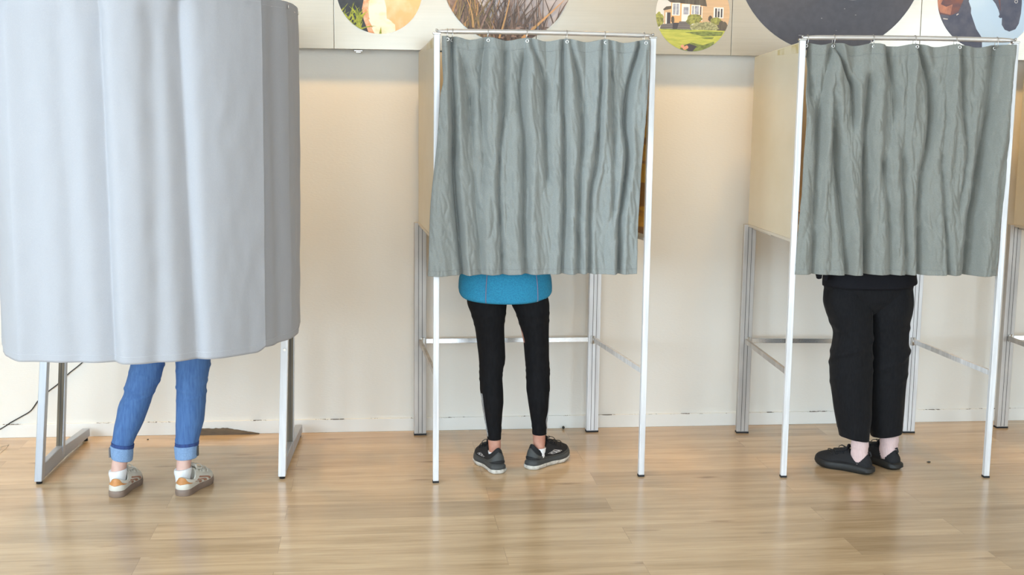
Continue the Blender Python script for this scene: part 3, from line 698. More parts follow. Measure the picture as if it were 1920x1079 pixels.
# ------------------------------------------------------------------ left booth: two leg frames, table, curtain hoop
lb = empty('voting_booth', (-.95, -.45, 0), 'large voting booth on grey slab legs behind the long pale curtain, person in jeans inside', 'voting booth')
GRAIL = mat('foot_rail_paint', (0.42, 0.45, 0.50), 0.4, 0.4, .08, (30, 3, 30))
for xf, xt, xm, xb, ln in ((-1.487, -1.409, -1.477, -1.448, .065), (-.4226, -.393, -.4085, -.392, .019)):
    bm = bmesh.new(); zt = .93
    hexa(bm, [(xf-.0165, -.822, .012), (xf+.0165, -.822, .012), (xf+.0165, -.775, .012), (xf-.0165, -.775, .012), (xt-.0165, -.822, zt), (xt+.0165, -.822, zt), (xt+.0165, -.775, zt), (xt-.0165, -.775, zt)], 0, .003)
    fr = obj('front_leg', bm, ALU_GREY if xf < -1 else ALU, lb)
    bm = bmesh.new()
    hexa(bm, [(xm-.016, -.478, .03), (xm+.016, -.478, .03), (xm+.016, -.438, .03), (xm-.016, -.438, .03), (xm-.016+2.02*ln, -.478, 2.05), (xm+.016+2.02*ln, -.478, 2.05), (xm+.016+2.02*ln, -.438, 2.05), (xm-.016+2.02*ln, -.438, 2.05)], 0, .002)
    hexa(bm, [(xm-.0135, -.4795, .075), (xm+.0135, -.4795, .075), (xm+.0135, -.4780, .075), (xm-.0135, -.4780, .075), (xm-.0135+.92*ln, -.4795, .95), (xm+.0135+.92*ln, -.4795, .95), (xm+.0135+.92*ln, -.4780, .95), (xm-.0135+.92*ln, -.4780, .95)], 1)
    hexa(bm, [(xm-.002, -.4802, .075), (xm+.001, -.4802, .075), (xm+.001, -.4795, .075), (xm-.002, -.4795, .075), (xm-.002+.92*ln, -.4802, .95), (xm+.001+.92*ln, -.4802, .95), (xm+.001+.92*ln, -.4795, .95), (xm-.002+.92*ln, -.4795, .95)], 2)
    obj('rear_post', bm, [ALU_GREY, BROWN_GROOVE, DARK], lb)
    bm = bmesh.new()
    hexa(bm, [(xf-.014, -.80, .014), (xf+.014, -.80, .014), (xm+.016, -.44, .014), (xm-.012, -.44, .014), (xf-.014, -.80, .078), (xf+.014, -.80, .078), (xm+.016, -.44, .082), (xm-.012, -.44, .082)], 0, .003)
    hexa(bm, [(xm-.014, -.44, .016), (xm+.017, -.44, .016), (xb+.018, -.060, .016), (xb-.018, -.060, .016), (xm-.014, -.44, .072), (xm+.017, -.44, .072), (xb+.018, -.060, .056), (xb-.018, -.060, .056)], 0, .003)
    fo = obj('foot_rail', bm, GRAIL, lb)
    for x, y in ((xf, -.80), (xb, -.09)):
        bm = bmesh.new(); tube(bm, [(x, y, 0), (x, y, .018)], .013, 16); obj('foot_pad', bm, RUBBER, fo)
    bm = bmesh.new(); xs = (xt - (xt - xf) * .3); xq = xm + .61 * ln; xw = xm + .92 * ln
    hexa(bm, [(xs-.012, -.79, .635), (xs+.012, -.79, .635), (xq+.010, -.45, .625), (xq-.010, -.45, .625), (xt-.012, -.79, .93), (xt+.012, -.79, .93), (xw+.010, -.45, .93), (xw-.010, -.45, .93)], 0, .002)
    obj('side_plate', bm, SIDE, lb)
    bm = bmesh.new(); sx = xf + (xt - xf) * .64
    tube(bm, [(sx + .002, -.8285, .598), (sx + .002, -.822, .598)], .007, 14); tube(bm, [(sx + .002, -.8300, .598), (sx + .002, -.8285, .598)], .0035, 8)
    obj('screw', bm, STEEL, fr)
bm = box(bmesh.new(), -1.425, -.38, -.82, -.30, .93, .955, 0, .003); obj('table_top', bm, SHELF, lb)
bm = box(bmesh.new(), -1.37, -.42, -.47, -.45, .955, 1.45, 0, .003); obj('privacy_board', bm, SIDE, lb)
def smooth_path(P, n):
    P = np.array(P, float); t = np.r_[0, np.cumsum(np.linalg.norm(np.diff(P, axis=0), axis=1))]
    tt = np.linspace(0, t[-1], n * 4); X, Y = pchip(t, P[:, 0], tt), pchip(t, P[:, 1], tt)
    for _ in range(60):
        X[1:-1] = .25 * X[:-2] + .5 * X[1:-1] + .25 * X[2:]; Y[1:-1] = .25 * Y[:-2] + .5 * Y[1:-1] + .25 * Y[2:]
    s = np.r_[0, np.cumsum(np.hypot(np.diff(X), np.diff(Y)))]; u = np.linspace(0, s[-1], n)
    return np.interp(u, s, X), np.interp(u, s, Y), u
PA = [(-.405, -1.66), (-.47, -1.715), (-.58, -1.785), (-.73, -1.845), (-.9, -1.865), (-1.08, -1.835), (-1.24, -1.745), (-1.365, -1.58), (-1.43, -1.36), (-1.465, -1.05), (-1.46, -.75)]
PB = [(-.43, -.70), (-.36, -.86), (-.312, -1.05), (-.318, -1.25), (-.352, -1.41), (-.415, -1.535), (-.48, -1.60)]
hx, hy, _ = smooth_path([(-.37, -.46)] + PB[1:] + PA[1:-1] + [(-1.345, -.46)], 90)
bm = bmesh.new(); tube(bm, [(x * .985 - .012, y + .014, 2.045) for x, y in zip(hx, hy)], .010, 10); obj('curtain_hoop', bm, ROD, lb)
lc = empty('booth_curtain', (-.88, -1.3, .75), 'long pale grey-white curtain bulging in front of the left booth, above the jeans', 'curtain')
def hoop_strip(P, n, nv, folds, seed, zb, ztop, edge, name):
    X, Y, U = smooth_path(P, n); V = []
    TX = np.gradient(X); TY = np.gradient(Y); Ln = np.hypot(TX, TY); NX, NY = TY / Ln, -TX / Ln
    cx, cy = -.88, -1.2
    sg = np.sign(NX * (X - cx) + NY * (Y - cy)); NX, NY = NX * sg, NY * sg
    for j in range(nv):
        v = j / (nv - 1)
        for i in range(n):
            z = zb + (ztop - zb) * v
            x, y, u = X[i], Y[i], U[i]; d = 0
            for (A, wd, xb_, xt_, kind) in folds:
                xc = xb_ + (xt_ - xb_) * v; q = (x - xc) / wd
                if y > -1.35 and x < -1.2: continue
                if kind == 'v':  # sharp valley: gentle fall from the left, quick rise to the right
                    d -= A * (math.exp(-abs(q) ** 1.5) if q > 0 else math.exp(-abs(q / 3.2) ** 1.5))
                elif kind == 'w': d -= A * math.exp(-q * q)
                else: d += A * (math.exp(-abs(q) ** 1.5) if q > 0 else math.exp(-abs(q / 3.2) ** 1.5))
            nn = Vector((u * 3.2, z * .7, seed))
            d += .010 * mnoise.noise(nn) + .005 * mnoise.noise(Vector((u * 9, z * 1.6, seed + 5))) + .0022 * mnoise.noise(Vector((u * 22, z * 9, seed + 9)))
            if v > .93: d *= 1 - .6 * (v - .93) / .07
            e = 0
            if edge:  # rounded lower corner of the free edge
                k = U[i]
                if k < .05: e = .022 * (1 - k / .05) ** 2 * max(0, 1 - v * 12)
            z2 = z + e + (.006 * mnoise.noise(Vector((u * 4, 2, seed))) - .004 * math.sin(u * 3)) * (1 - v)
            V.append((x + NX[i] * d, y + NY[i] * d, z2))
    o = mesh_grid(name, V, n, nv, COTTON, lc, thick=.0016)
    for jj, nm in ((3, 'bottom_hem'), (int(nv * .978), 'top_hem')):
        bm = bmesh.new(); tube(bm, [Vector(V[jj * n + i]) + Vector((NX[i], NY[i], 0)) * .0010 for i in range(0, n, 2)], .0006, 4)
        obj(nm, bm, mat('pale_stitch', (0.47, 0.48, 0.50), .9), o)
    return o
FA = [(.055, .040, -1.235, -1.235, 'r'), (.058, .026, -.932, -.948, 'v'), (.040, .022, -.632, -.665, 'v'), (.020, .05, -1.06, -1.09, 'w'), (.014, .04, -.77, -.76, 'w')]
hoop_strip(PA, 420, 150, FA, 2.2, .757, 2.072, True, 'front_sheet')
FB = [(.020, .022, -.372, -.376, 'w'), (.012, .012, -.345, -.345, 'r')]
hoop_strip(PB, 200, 150, FB, 6.1, .757, 2.072, False, 'side_sheet')
for (x, y) in ((-.312, -1.04), (-.345, -.9), (-.33, -1.36)):
    bm = bmesh.new(); tube(bm, [(x + .002, y + .006 * math.cos(a), 2.052 + .006 * math.sin(a)) for a in np.linspace(0, 2 * PI, 14, endpoint=False)], .002, 6, closed=True)
    obj('eyelet', bm, EYELET, lc)

# ------------------------------------------------------------------ people
SKIN = mat('skin', (0.54, 0.28, 0.20), 0.55, 0, .12, (30, 30, 30), col2=(0.45, 0.20, 0.14))
SKIN_P = mat('pale_skin', (0.68, 0.45, 0.37), 0.55, 0, .12, (30, 30, 30), col2=(0.60, 0.36, 0.30))
HAIR_B = mat('brown_hair', (0.10, 0.06, 0.035), 0.6, 0, .4, (120, 120, 9)); HAIR_G = mat('grey_hair', (0.36, 0.34, 0.31), 0.6, 0, .4, (120, 120, 9))
def body(root, m, legs, pelvis, H, sh=.175, rl=.9, arm_y=.22):
    """one continuous skinned surface. legs: for each side (hip, knee, ankle, toe direction)"""
    V, E, R = [], [], []
    def v(p, r, par=None):
        V.append(tuple(p)); R.append(r)
        if par is not None: E.append((par, len(V) - 1))
        return len(V) - 1
    px, py, pz = pelvis
    k = H / 1.68
    p0 = v((px, py, pz), .105); s1 = v((px, py, pz + .15 * k), .10, p0); s2 = v((px, py + .01, pz + .30 * k), .11, s1); s3 = v((px, py + .015, pz + .43 * k), .10, s2)
    nk = v((px, py + .02, pz + .53 * k), .052, s3); hd = v((px, py + .035, pz + .60 * k), .062, nk); h2 = v((px, py + .03, pz + .68 * k), .082, hd); h3 = v((px, py + .02, pz + .745 * k), .066, h2)
    v((px, py + .125, pz + .655 * k), .012, h2)                                      # nose
    for s in (-1, 1):
        v((px + s * .085, py + .02, pz + .665 * k), .014, h2)                        # ears
        S = v((px + s * sh, py + .01, pz + .42 * k), .052, s3); El = v((px + s * (sh + .05), py + .06, pz + .16 * k), .038, S)
        Wr = v((px + s * (sh - .04), py + arm_y + .06, pz + .22 * k), .025, El); Pm = v((px + s * (sh - .06), py + arm_y + .13, pz + .235 * k), .028, Wr)
        for f in range(4):
            a = (f - 1.5) * .18
            q = Pm
            for g, (dl, dz) in enumerate(((.045, -.002), (.03, -.012), (.02, -.016))):
                b0 = V[q]; q = v((b0[0] + (a * .35 if g else (f - 1.5) * .019), b0[1] + dl * (1 - .12 * abs(f - 1.4)), b0[2] + dz), .0085 - g * .001, q)
        b0 = V[Wr]; t1 = v((b0[0] - s * .035, b0[1] + .045, b0[2] - .004), .010, Wr); v((V[t1][0] - s * .012, V[t1][1] + .03, V[t1][2] - .006), .0085, t1)
    for hip, knee, ank, td, ra in legs:
        a = v(hip, .078, p0); th = v(tuple((Vector(hip) * .5 + Vector(knee) * .5)), .062 * rl, a); kn = v(knee, .046 * rl, th)
        cf = v(tuple(Vector(knee) * .62 + Vector(ank) * .38 + Vector((0, -.008, 0))), .047 * rl, kn)
        lo = v(tuple(Vector(knee) * .22 + Vector(ank) * .78), ra * 1.05, cf); an = v(ank, ra, lo)
        he = v((ank[0] - td[0] * .012, ank[1] - td[1] * .012, .062), .028, an); bl = v((ank[0] + td[0] * .08, ank[1] + td[1] * .08, .046), .018, he); v((ank[0] + td[0] * .13, ank[1] + td[1] * .13, .042), .012, bl)
    me = bpy.data.meshes.new('body_skeleton'); me.from_pydata(V, E, []); me.update()
    o = bpy.data.objects.new('body_skeleton', me); COL.objects.link(o)
    sm = o.modifiers.new('skin', 'SKIN'); sm.use_smooth_shade = True
    if not me.skin_vertices: me.skin_vertices  # created with the modifier
    try: lay = me.skin_vertices[0].data
    except Exception: lay = None
    if lay is not None:
        for i, r_ in enumerate(R): lay[i].radius = (r_, r_)
        lay[0].use_root = True
    ss = o.modifiers.new('subsurf', 'SUBSURF'); ss.levels = 2; ss.render_levels = 2
    bpy.context.view_layer.update()
    ev = o.evaluated_get(bpy.context.evaluated_depsgraph_get()); me2 = bpy.data.meshes.new_from_object(ev)
    bpy.data.objects.remove(o); me2.name = 'body'; me2.materials.clear(); me2.materials.append(m)
    me2.polygons.foreach_set('use_smooth', [True] * len(me2.polygons))
    b_ = bpy.data.objects.new('body', me2); COL.objects.link(b_); b_.parent = root; b_.matrix_parent_inverse = world_of(root).inverted()
    return b_
def ensure_skin_layer():
    pass

def ellring(A, z):
    A = np.array(sorted(A)); return [float(pchip(A[:, 0], A[:, k], [z])[0]) for k in range(1, 5)]
def surf_pt(A, z, a, off=0.0):
    cx, cy, rx, ry = ellring(A, z); return Vector((cx + math.cos(a) * (rx + off), cy + math.sin(a) * (ry + off), z))

# ---- shoes
class Shoe:
    def __init__(s, origin, ang, L, W=1.0, z0=.028, zh=.085, zs=.060, zf=.100, toe=.048, spring=.012, hl=.0):
        s.o = Vector((origin[0], origin[1], 0)); s.f = Vector((math.cos(ang), math.sin(ang), 0)); s.r = Vector((math.sin(ang), -math.cos(ang), 0))
        s.L, s.W, s.z0, s.zh, s.zs, s.zf, s.toe, s.spring = L, W, z0, zh, zs, zf, toe, spring
    def w(s, x, y, z): return s.o + s.r * x + s.f * y + Vector((0, 0, z))
    def half(s, t):
        wd = float(pchip([0, .12, .42, .70, 1], [.033, .035, .033, .047, .040], [t])[0]) * s.W
        if t < .12: wd *= math.sqrt(max(0, 1 - ((.12 - t) / .12) ** 2.4))
        if t > .72: wd *= math.sqrt(max(0, 1 - ((t - .72) / .28) ** 2.3))
        return wd
    def lift(s, t): return s.spring * max(0, (t - .68) / .32) ** 2
    def out(s, phi, grow=0.0):
        t = .5 - .5 * math.cos(phi); x = math.copysign(s.half(t), math.sin(phi)); y = t * s.L
        g = 1 + grow / (.04 * s.W); return x * g, s.L * .5 + (y - s.L * .5) * (1 + 2 * grow / s.L), t
    def local(s, phi, q, off=0.0):
        x0, y0, t = s.out(phi); c, sn = math.cos(phi), math.sin(phi)
        z0 = s.z0 + s.lift(t)
        xc = .035 * sn * s.W; yc = s.L * .245 - s.L * .185 * c
        wf = max(0, -c) ; wh = max(0, c)
        zc = s.zs + (s.zh - s.zs) * wh ** 2.2 + (s.zf - s.zs) * wf ** 1.3
        hw = .034 * (1 - wf ** 1.5) + s.toe * 1.0 * wf ** 1.5
        P0 = Vector((x0, y0, z0)); P1 = Vector((x0 * 1.10, y0 + .003 * wf - .004 * wh, z0 + hw * .8)); P3 = Vector((xc, yc, zc))
        P2 = P3 + Vector((.010 * sn, .055 * wf - .006 * wh, -.022 * (1 - .2 * wf)))
        a = 1 - q
        p = P0 * a**3 + P1 * 3*a*a*q + P2 * 3*a*q*q + P3 * q**3
        if off:
            n = Vector((sn * .8, -c * .5, .35)).normalized() if wf < .5 else Vector((sn * .6, -c * .25, .8)).normalized()
            p = p + n * off
        return p
    def P(s, phi, q, off=0.0): l = s.local(phi, q, off); return s.w(l.x, l.y, l.z)
    def upper(s, name, m, parent):
        bm = bmesh.new(); n, k = 72, 22; G = [[bm.verts.new(s.P(2 * PI * i / n, j / (k - 1))) for i in range(n)] for j in range(k)]
        # roll inward over the collar
        for dj, (io, dz) in enumerate(((.0035, .0012), (.0065, -.003), (.008, -.016), (.009, -.035))):
            row = []
            for i in range(n):
                l = s.local(2 * PI * i / n, 1.0); phi = 2 * PI * i / n
                row.append(bm.verts.new(s.w(l.x - math.sin(phi) * io, l.y + math.cos(phi) * io, l.z + dz)))
            G.append(row)
        for a, b in zip(G[:-1], G[1:]):
            for i in range(n):
                f = bm.faces.new([a[i], a[(i + 1) % n], b[(i + 1) % n], b[i]]); f.smooth = True
        bm.faces.new(G[0]); bm.faces.new(G[-1])
        return obj(name, bm, m, parent)
    def patch(s, name, m, parent, a0, a1, lo, hi, off=.0014, n=40, k=10):
        bm = bmesh.new(); G = []
        for o_ in (off, off * .2):
            G.append([[bm.verts.new(s.P(a0 + (a1 - a0) * i / n, lo(a0 + (a1 - a0) * i / n) * (1 - j / k) + hi(a0 + (a1 - a0) * i / n) * j / k, o_)) for i in range(n + 1)] for j in range(k + 1)])
        for L_ in G:
            for j in range(k):
                for i in range(n): bm.faces.new([L_[j][i], L_[j][i+1], L_[j+1][i+1], L_[j+1][i]]).smooth = True
        for j in range(k):
            for i in (0, n): bm.faces.new([G[0][j][i], G[0][j+1][i], G[1][j+1][i], G[1][j][i]])
        for i in range(n):
            for j in (0, k): bm.faces.new([G[0][j][i], G[0][j][i+1], G[1][j][i+1], G[1][j][i]])
        return obj(name, bm, m, parent)
    def sole(s, name, m, parent, prof, wob=None):
        """prof: list of (z, grow)"""
        bm = bmesh.new(); n = 84; G = []
        for z, g in prof:
            row = []
            for i in range(n):
                phi = 2 * PI * i / n; x, y, t = s.out(phi, g + (wob(phi, z) if wob else 0))
                row.append(bm.verts.new(s.w(x, y, max(z, 0) + s.lift(t))))
            G.append(row)
        for a, b in zip(G[:-1], G[1:]):
            for i in range(n): bm.faces.new([a[i], a[(i + 1) % n], b[(i + 1) % n], b[i]]).smooth = True
        bm.faces.new(G[0]); bm.faces.new(G[-1])
        return obj(name, bm, m, parent, True, 50)
    def laces(s, m, parent, loops=True, q0=.52, q1=.92, n=5, r=.0022):
        bm = bmesh.new()
        for k in range(n):
            q = q0 + (q1 - q0) * k / (n - 1)
            tube(bm, [s.P(PI + d, min(1, q + .04 * math.sin(k * 2 + d)), .0030 + .002 * (1 - (d / .75) ** 2)) for d in np.linspace(-.75, .75, 9)], r, 6)
        if loops:
            for sg in (-1, 1):
                base = s.local(PI, q1, .004); pts = []
                for a in np.linspace(0, 2 * PI, 14):
                    pts.append(s.w(base.x + sg * (.016 - .016 * math.cos(a)), base.y + .012 * math.sin(a) + .01, base.z + .008 - .012 * (1 - math.cos(a)) * .5 + .004 * math.sin(a)))
                tube(bm, pts, r * .8, 6)
        return obj('laces', bm, m, parent)
    def tongue(s, m, parent, h=.02, wd=.022):
        bm = bmesh.new(); G = []
        for k in range(7):
            t = k / 6; b = s.local(PI, .70 + .30 * min(1, t * 1.6), .001); y = b.y - (.010 * max(0, t - .6)); z = b.z + h * max(0, (t - .5) / .5)
            for dz in (0,):
                G.append([bm.verts.new(s.w(wd * u * (1 - .1 * t), y - .004 * u * u, z - .007 * u * u)) for u in np.linspace(-1, 1, 9)])
        for a, b in zip(G[:-1], G[1:]):
            for i in range(8): bm.faces.new([a[i], a[i+1], b[i+1], b[i]]).smooth = True
        o = obj('tongue', bm, m, parent); sm = o.modifiers.new('thick', 'SOLIDIFY'); sm.thickness = .005; return o
    def text(s, txt, m, parent, side, phi0, phi1, q0, q1, name='logo', lean=0.0):
        """side 1: right side, reads heel to toe; -1: left side, reads toe to heel"""
        cu = bpy.data.curves.new('lettering', 'FONT'); cu.body = txt; cu.resolution_u = 3; cu.offset = .04; cu.extrude = 0
        o = bpy.data.objects.new('lettering', cu); COL.objects.link(o); bpy.context.view_layer.update()
        me = bpy.data.meshes.new_from_object(o.evaluated_get(bpy.context.evaluated_depsgraph_get())); bpy.data.objects.remove(o)
        bm = bmesh.new(); bm.from_mesh(me); bpy.data.meshes.remove(me)
        bmesh.ops.subdivide_edges(bm, edges=bm.edges[:], cuts=1)
        xs = [v.co.x for v in bm.verts]; ys = [v.co.y for v in bm.verts]; x0, x1, y0, y1 = min(xs), max(xs), min(ys), max(ys)
        for v in bm.verts:
            u = (v.co.x - x0) / (x1 - x0); t = (v.co.y - y0) / (y1 - y0); u2 = u + lean * (t - .5)
            ph = phi0 + (phi1 - phi0) * u2; v.co = s.P(ph, q0 + (q1 - q0) * t, .0030)
        r_ = bmesh.ops.extrude_face_region(bm, geom=bm.faces[:])
        return obj(name, bm, m, parent)

def make_pants(name, root, lofts, m, disp=None, n=44, power=2.0):
    bm = bmesh.new()
    for A in lofts: loft(bm, A, n, 110, disp, True, 0, power)
    return obj(name, bm, m, root)
def sleeves(bm, px, py, pz, k, sh, arm_y, r=.06):
    for s in (-1, 1):
        P = [(px + s * (sh - .03), py + .01, pz + .43 * k), (px + s * (sh + .01), py + .012, pz + .38 * k), (px + s * (sh + .055), py + .06, pz + .15 * k), (px + s * sh, py + arm_y * .5 + .06, pz + .185 * k), (px + s * (sh - .035), py + arm_y + .04, pz + .215 * k)]
        tube(bm, P, [r, r, r * .85, r * .75, r * .62], 18)

# ---------- person in jeans (left booth)
DENIM = mat('denim', (0.085, 0.185, 0.40), 0.85, 0, .25, (130, 130, 14), col2=(0.05, 0.12, 0.30), bump=.0006, bscale=(60, 60, 60), thresh=(.3, .7))
DENIM_D = mat('denim_dark_band', (0.035, 0.075, 0.24), .85, 0, .3, (160, 160, 12)); DENIM_L = mat('denim_inside', (0.23, 0.36, 0.57), .9, 0, .15, (200, 200, 200), col2=(0.18, 0.29, 0.48))
SOCK_W = mat('white_sock', (0.80, 0.80, 0.81), .9, 0, .06, (200, 200, 20)); SWEATER = mat('navy_sweater', (0.06, 0.07, 0.11), .9)
p1 = empty('person', (-.96, -.93, 0), 'person in rolled-up blue jeans and white sneakers, standing behind the pale curtain', 'person')
J_L = [(0.90, -.955, -.90, .095, .11), (0.80, -.955, -.90, .092, .10), (0.70, -0.962, -.90, 0.084, .09), (0.62, -0.972, -.90, 0.076, .08), (0.557, -0.983, -0.905, 0.0711, .072), (0.497, -0.998, -0.915, 0.0711, .070), (0.455, -1.012, -0.921, 0.0673, .067), (0.43, -1.021, -0.924, 0.0627, .066), (0.379, -1.041, -0.93, 0.0655, .068), (0.327, -1.056, -0.935, 0.0606, .062), (0.285, -1.069, -0.94, 0.0564, .056), (0.242, -1.083, -0.947, 0.0492, .05), (0.21, -1.091, -0.953, 0.0446, .046), (0.165, -1.097, -0.958, 0.040, .042)]
J_R = [(0.90, -.800, -.90, .095, .11), (0.80, -.800, -.90, .092, .10), (0.70, -0.797, -.90, 0.088, .09), (0.62, -0.792, -.90, 0.079, .08), (0.555, -0.79, -0.905, 0.0734, .074), (0.495, -0.795, -0.915, 0.0675, .070), (0.452, -0.797, -0.921, 0.0633, .067), (0.409, -0.799, -0.924, 0.0629, .067), (0.357, -0.802, -0.93, 0.0616, .066), (0.306, -0.806, -0.935, 0.0587, .060), (0.254, -0.813, -0.941, 0.0532, .053), (0.21, -0.819, -0.95, 0.0486, .047), (0.165, -0.824, -0.955, 0.042, .043)]
def jean_disp(z, a):
    d = 0
    for zc, A, sl, ph in ((.545, .0035, .010, .4), (.515, .003, -.012, 1.4), (.478, .0045, .014, .2), (.450, .0050, -.010, 2.0), (.425, .0035, .012, .8), (.395, .002, -.01, 2.6), (.60, .003, .01, 1), (.30, .0012, .01, 1), (.235, .002, .008, 2)):
        d += A * math.exp(-((z - zc - sl * math.sin(a + ph)) / .0075) ** 2) * (.55 + .45 * math.sin(a * 1 + ph * 2.3))
    return d + .0015 * mnoise.noise(Vector((math.cos(a) * 3, math.sin(a) * 3, z * 14)))
jm = bmesh.new()
for A in (J_L, J_R): loft(jm, A, 48, 150, jean_disp)
loft(jm, [(.74, -.878, -.90, .10, .08), (.80, -.878, -.90, .165, .115), (.90, -.878, -.90, .175, .125), (1.0, -.878, -.90, .155, .11)], 48, 30)
je = obj('jeans', jm, DENIM, p1)
for A, tilt in ((J_L, .006), (J_R, -.002)):
    c = ellring(A, .185)
    def cuffd(z, a, t=tilt): return (.0012 * mnoise.noise(Vector((math.cos(a) * 3, math.sin(a) * 3, z * 20))), -t * math.cos(a) * 1.2)
    bm = bmesh.new(); loft(bm, [(.148, c[0] - .001, c[1] - .001, c[2] + .0005, .046), (.152, c[0], c[1], c[2] + .0030, .048), (.200, c[0] + .001, c[1], c[2] + .0062, .051), (.205, c[0] + .001, c[1], c[2] + .0045, .049)], 48, 24, cuffd)
    cf = tag(obj('cuff', bm, DENIM_L, je), 'pale turned-up cuff'); 
    c2 = ellring(A, .213); bm = bmesh.new(); loft(bm, [(.203, c2[0], c2[1], c2[2] + .0020, .0492), (.2185, c2[0] + .001, c2[1], c2[2] + .0030, .050)], 48, 6, lambda z, a, t=tilt: (0, -t * math.cos(a) * 1.2))
    tag(obj('hem_band', bm, DENIM_D, je), 'dark blue stitched hem band')
    sg = -1 if A is J_L else 1
    bm = bmesh.new(); q = Vector((c[0] + sg * (c[2] + .0055), c[1] - .012, 0)); hexa(bm, [q + Vector((x * sg, y, z)) for z in (.160, .203) for x, y in ((-.003, -.007), (.004, -.007), (.004, .009), (-.003, .009))], 0, .001)
    obj('cuff_seam', bm, DARK if sg > 0 else mat('seam_grey', (.18, .16, .15), .9), je)
for (ax, ay, hx_, kx, td) in ((-1.109, -.972, -.955, -1.0, (.10, .995)), (-.833, -.972, -.80, -.797, (.24, .97))): pass
bd1 = body(p1, SKIN_P, [((-.955, -.90, .86), (-1.020, -.912, .46), (-1.109, -.972, .11), (.08, .99), .0345), ((-.80, -.90, .86), (-.797, -.905, .46), (-.833, -.972, .11), (.24, .97), .0335)], (-.878, -.90, .96), 1.66, rl=.74)
bm = bmesh.new(); loft(bm, [(.93, -.878, -.90, .18, .125), (1.05, -.878, -.90, .165, .12), (1.3, -.878, -.885, .185, .125), (1.38, -.878, -.885, .175, .11), (1.44, -.878, -.88, .08, .07)], 44, 50)
sleeves(bm, -.878, -.90, .96, 1.66 / 1.68, .175, .22, .055); tag(obj('sweater', bm, SWEATER, p1))
bm = bmesh.new(); loft(bm, [(1.44, -.878, -.90, .07, .055), (1.52, -.878, -.895, .088, .085), (1.62, -.878, -.88, .098, .108), (1.69, -.878, -.88, .07, .08), (1.705, -.878, -.88, .02, .02)], 30, 24); obj('hair', bm, HAIR_B, p1)
CREAM = mat('cream_leather', (0.66, 0.62, 0.54), .5, 0, .08, (20, 20, 20)); GUM = mat('gum_sole', (0.235, 0.165, 0.125), .55, 0, .12, (40, 40, 40)); TAN = mat('tan_leather', (0.58, 0.25, 0.075), .5, 0, .15, (60, 60, 60)); STRIPE = mat('rust_stripe', (0.40, 0.20, 0.13), .6); LACE_C = mat('cream_lace', (0.72, 0.68, 0.60), .8)
for (ox, oy, ang, (sx, sy, srx)) in ((-1.113, -1.038, math.radians(80), (-1.112, -.970, .0385)), (-.838, -1.040, math.radians(70), (-.836, -.972, .0375))):
    sh = Shoe((ox, oy), ang, .262, .97, z0=.027, zh=.080, zs=.062, zf=.098, toe=.042, spring=.006)
    up = sh.upper('shoe', CREAM, p1); tag(up, 'white low sneaker with tan heel tab')
    sh.sole('sole', GUM, up, [(0, -.002), (.001, .0015), (.012, .003), (.027, .002), (.030, -.001)])
    hi = lambda p: float(pchip([0, .45, .62, .85, 1.05], [.99, .97, .74, .66, .60], [abs(p)])[0]); lo = lambda p: float(pchip([0, .25, .5, .85, 1.05], [.36, .43, .50, .47, .57], [abs(p)])[0])
    sh.patch('heel_tab', TAN, up, -1.05, 1.05, lo, hi, .0022)
    for k, a0 in enumerate((1.42, 1.66, 1.9)):
        for sg in (1, -1):
            sh.patch('side_stripe', STRIPE, up, sg * a0, sg * (a0 + .13), lambda p: .06, lambda p: .80, .0015, 4, 14)
    sh.tongue(CREAM, up); sh.laces(LACE_C, up)
    bm = bmesh.new(); loft(bm, [(.045, sx, sy, srx - .007, .034), (.072, sx, sy, srx - .004, .037), (.085, sx, sy, srx - .001, .039), (.098, sx + .001, sy + .001, srx, .041), (.106, sx + .001, sy + .001, srx - .001, .040)], 36, 20, lambda z, a: (.0003 * math.sin(18 * a), .005 * math.cos(a) * max(0, (z - .085) / .02))); obj('sock', bm, SOCK_W, p1)

# ---------- person in leggings (middle booth)
LEG_BLK = mat('black_leggings', (0.0075, 0.0075, 0.009), .85, 0, .2, (90, 90, 30), spec=.2, col2=(0.004, 0.004, 0.005), bump=.0004, bscale=(60, 60, 30))
TEAL = mat('teal_fleece', (0.020, 0.25, 0.42), .85, 0, .2, (160, 160, 220), col2=(0.014, 0.18, 0.32), bump=.0012, bscale=(150, 150, 240)); SEAM = mat('mauve_seam', (0.20, 0.20, 0.30), .8); REFL = mat('reflective_trim', (0.62, 0.62, 0.62), .4, .3)
DY = -.02
H_L = [(.87, .515, -.74, .082, .080), (0.803, 0.509, -0.74, 0.0923, .090), (0.739, 0.516, -0.741, 0.0793, .088), (0.686, 0.521, -0.742, 0.0684, .080), (0.612, 0.528, -0.742, 0.0643, .070), (0.526, 0.535, -0.743, 0.0607, .060), (0.462, 0.53, -0.744, 0.0534, .057), (0.398, 0.532, -0.75, 0.053, .060), (0.333, 0.538, -0.753, 0.0509, .058), (0.279, 0.54, -0.752, 0.0446, .050), (0.225, 0.543, -0.75, 0.0383, .042), (0.165, 0.547, -0.75, 0.0325, .037), (.152, .547, -.75, .032, .036)]
H_R = [(.87, .69, -.74, .082, .080), (0.801, 0.705, -0.74, 0.0898, .090), (0.737, 0.721, -0.738, 0.0763, .088), (0.683, 0.73, -0.735, 0.0674, .080), (0.608, 0.74, -0.732, 0.0591, .070), (0.521, 0.746, -0.73, 0.0561, .060), (0.456, 0.751, -0.728, 0.0551, .057), (0.39, 0.752, -0.732, 0.0547, .060), (0.324, 0.755, -0.732, 0.0484, .058), (0.269, 0.759, -0.726, 0.0431, .050), (0.213, 0.763, -0.714, 0.0367, .042), (0.175, 0.765, -0.707, 0.0335, .037), (.160, .765, -.706, .033, .036)]
p2 = empty('person', (.64, -.74, 0), 'person in teal blue jacket and tight black leggings, standing behind the middle grey curtain', 'person')
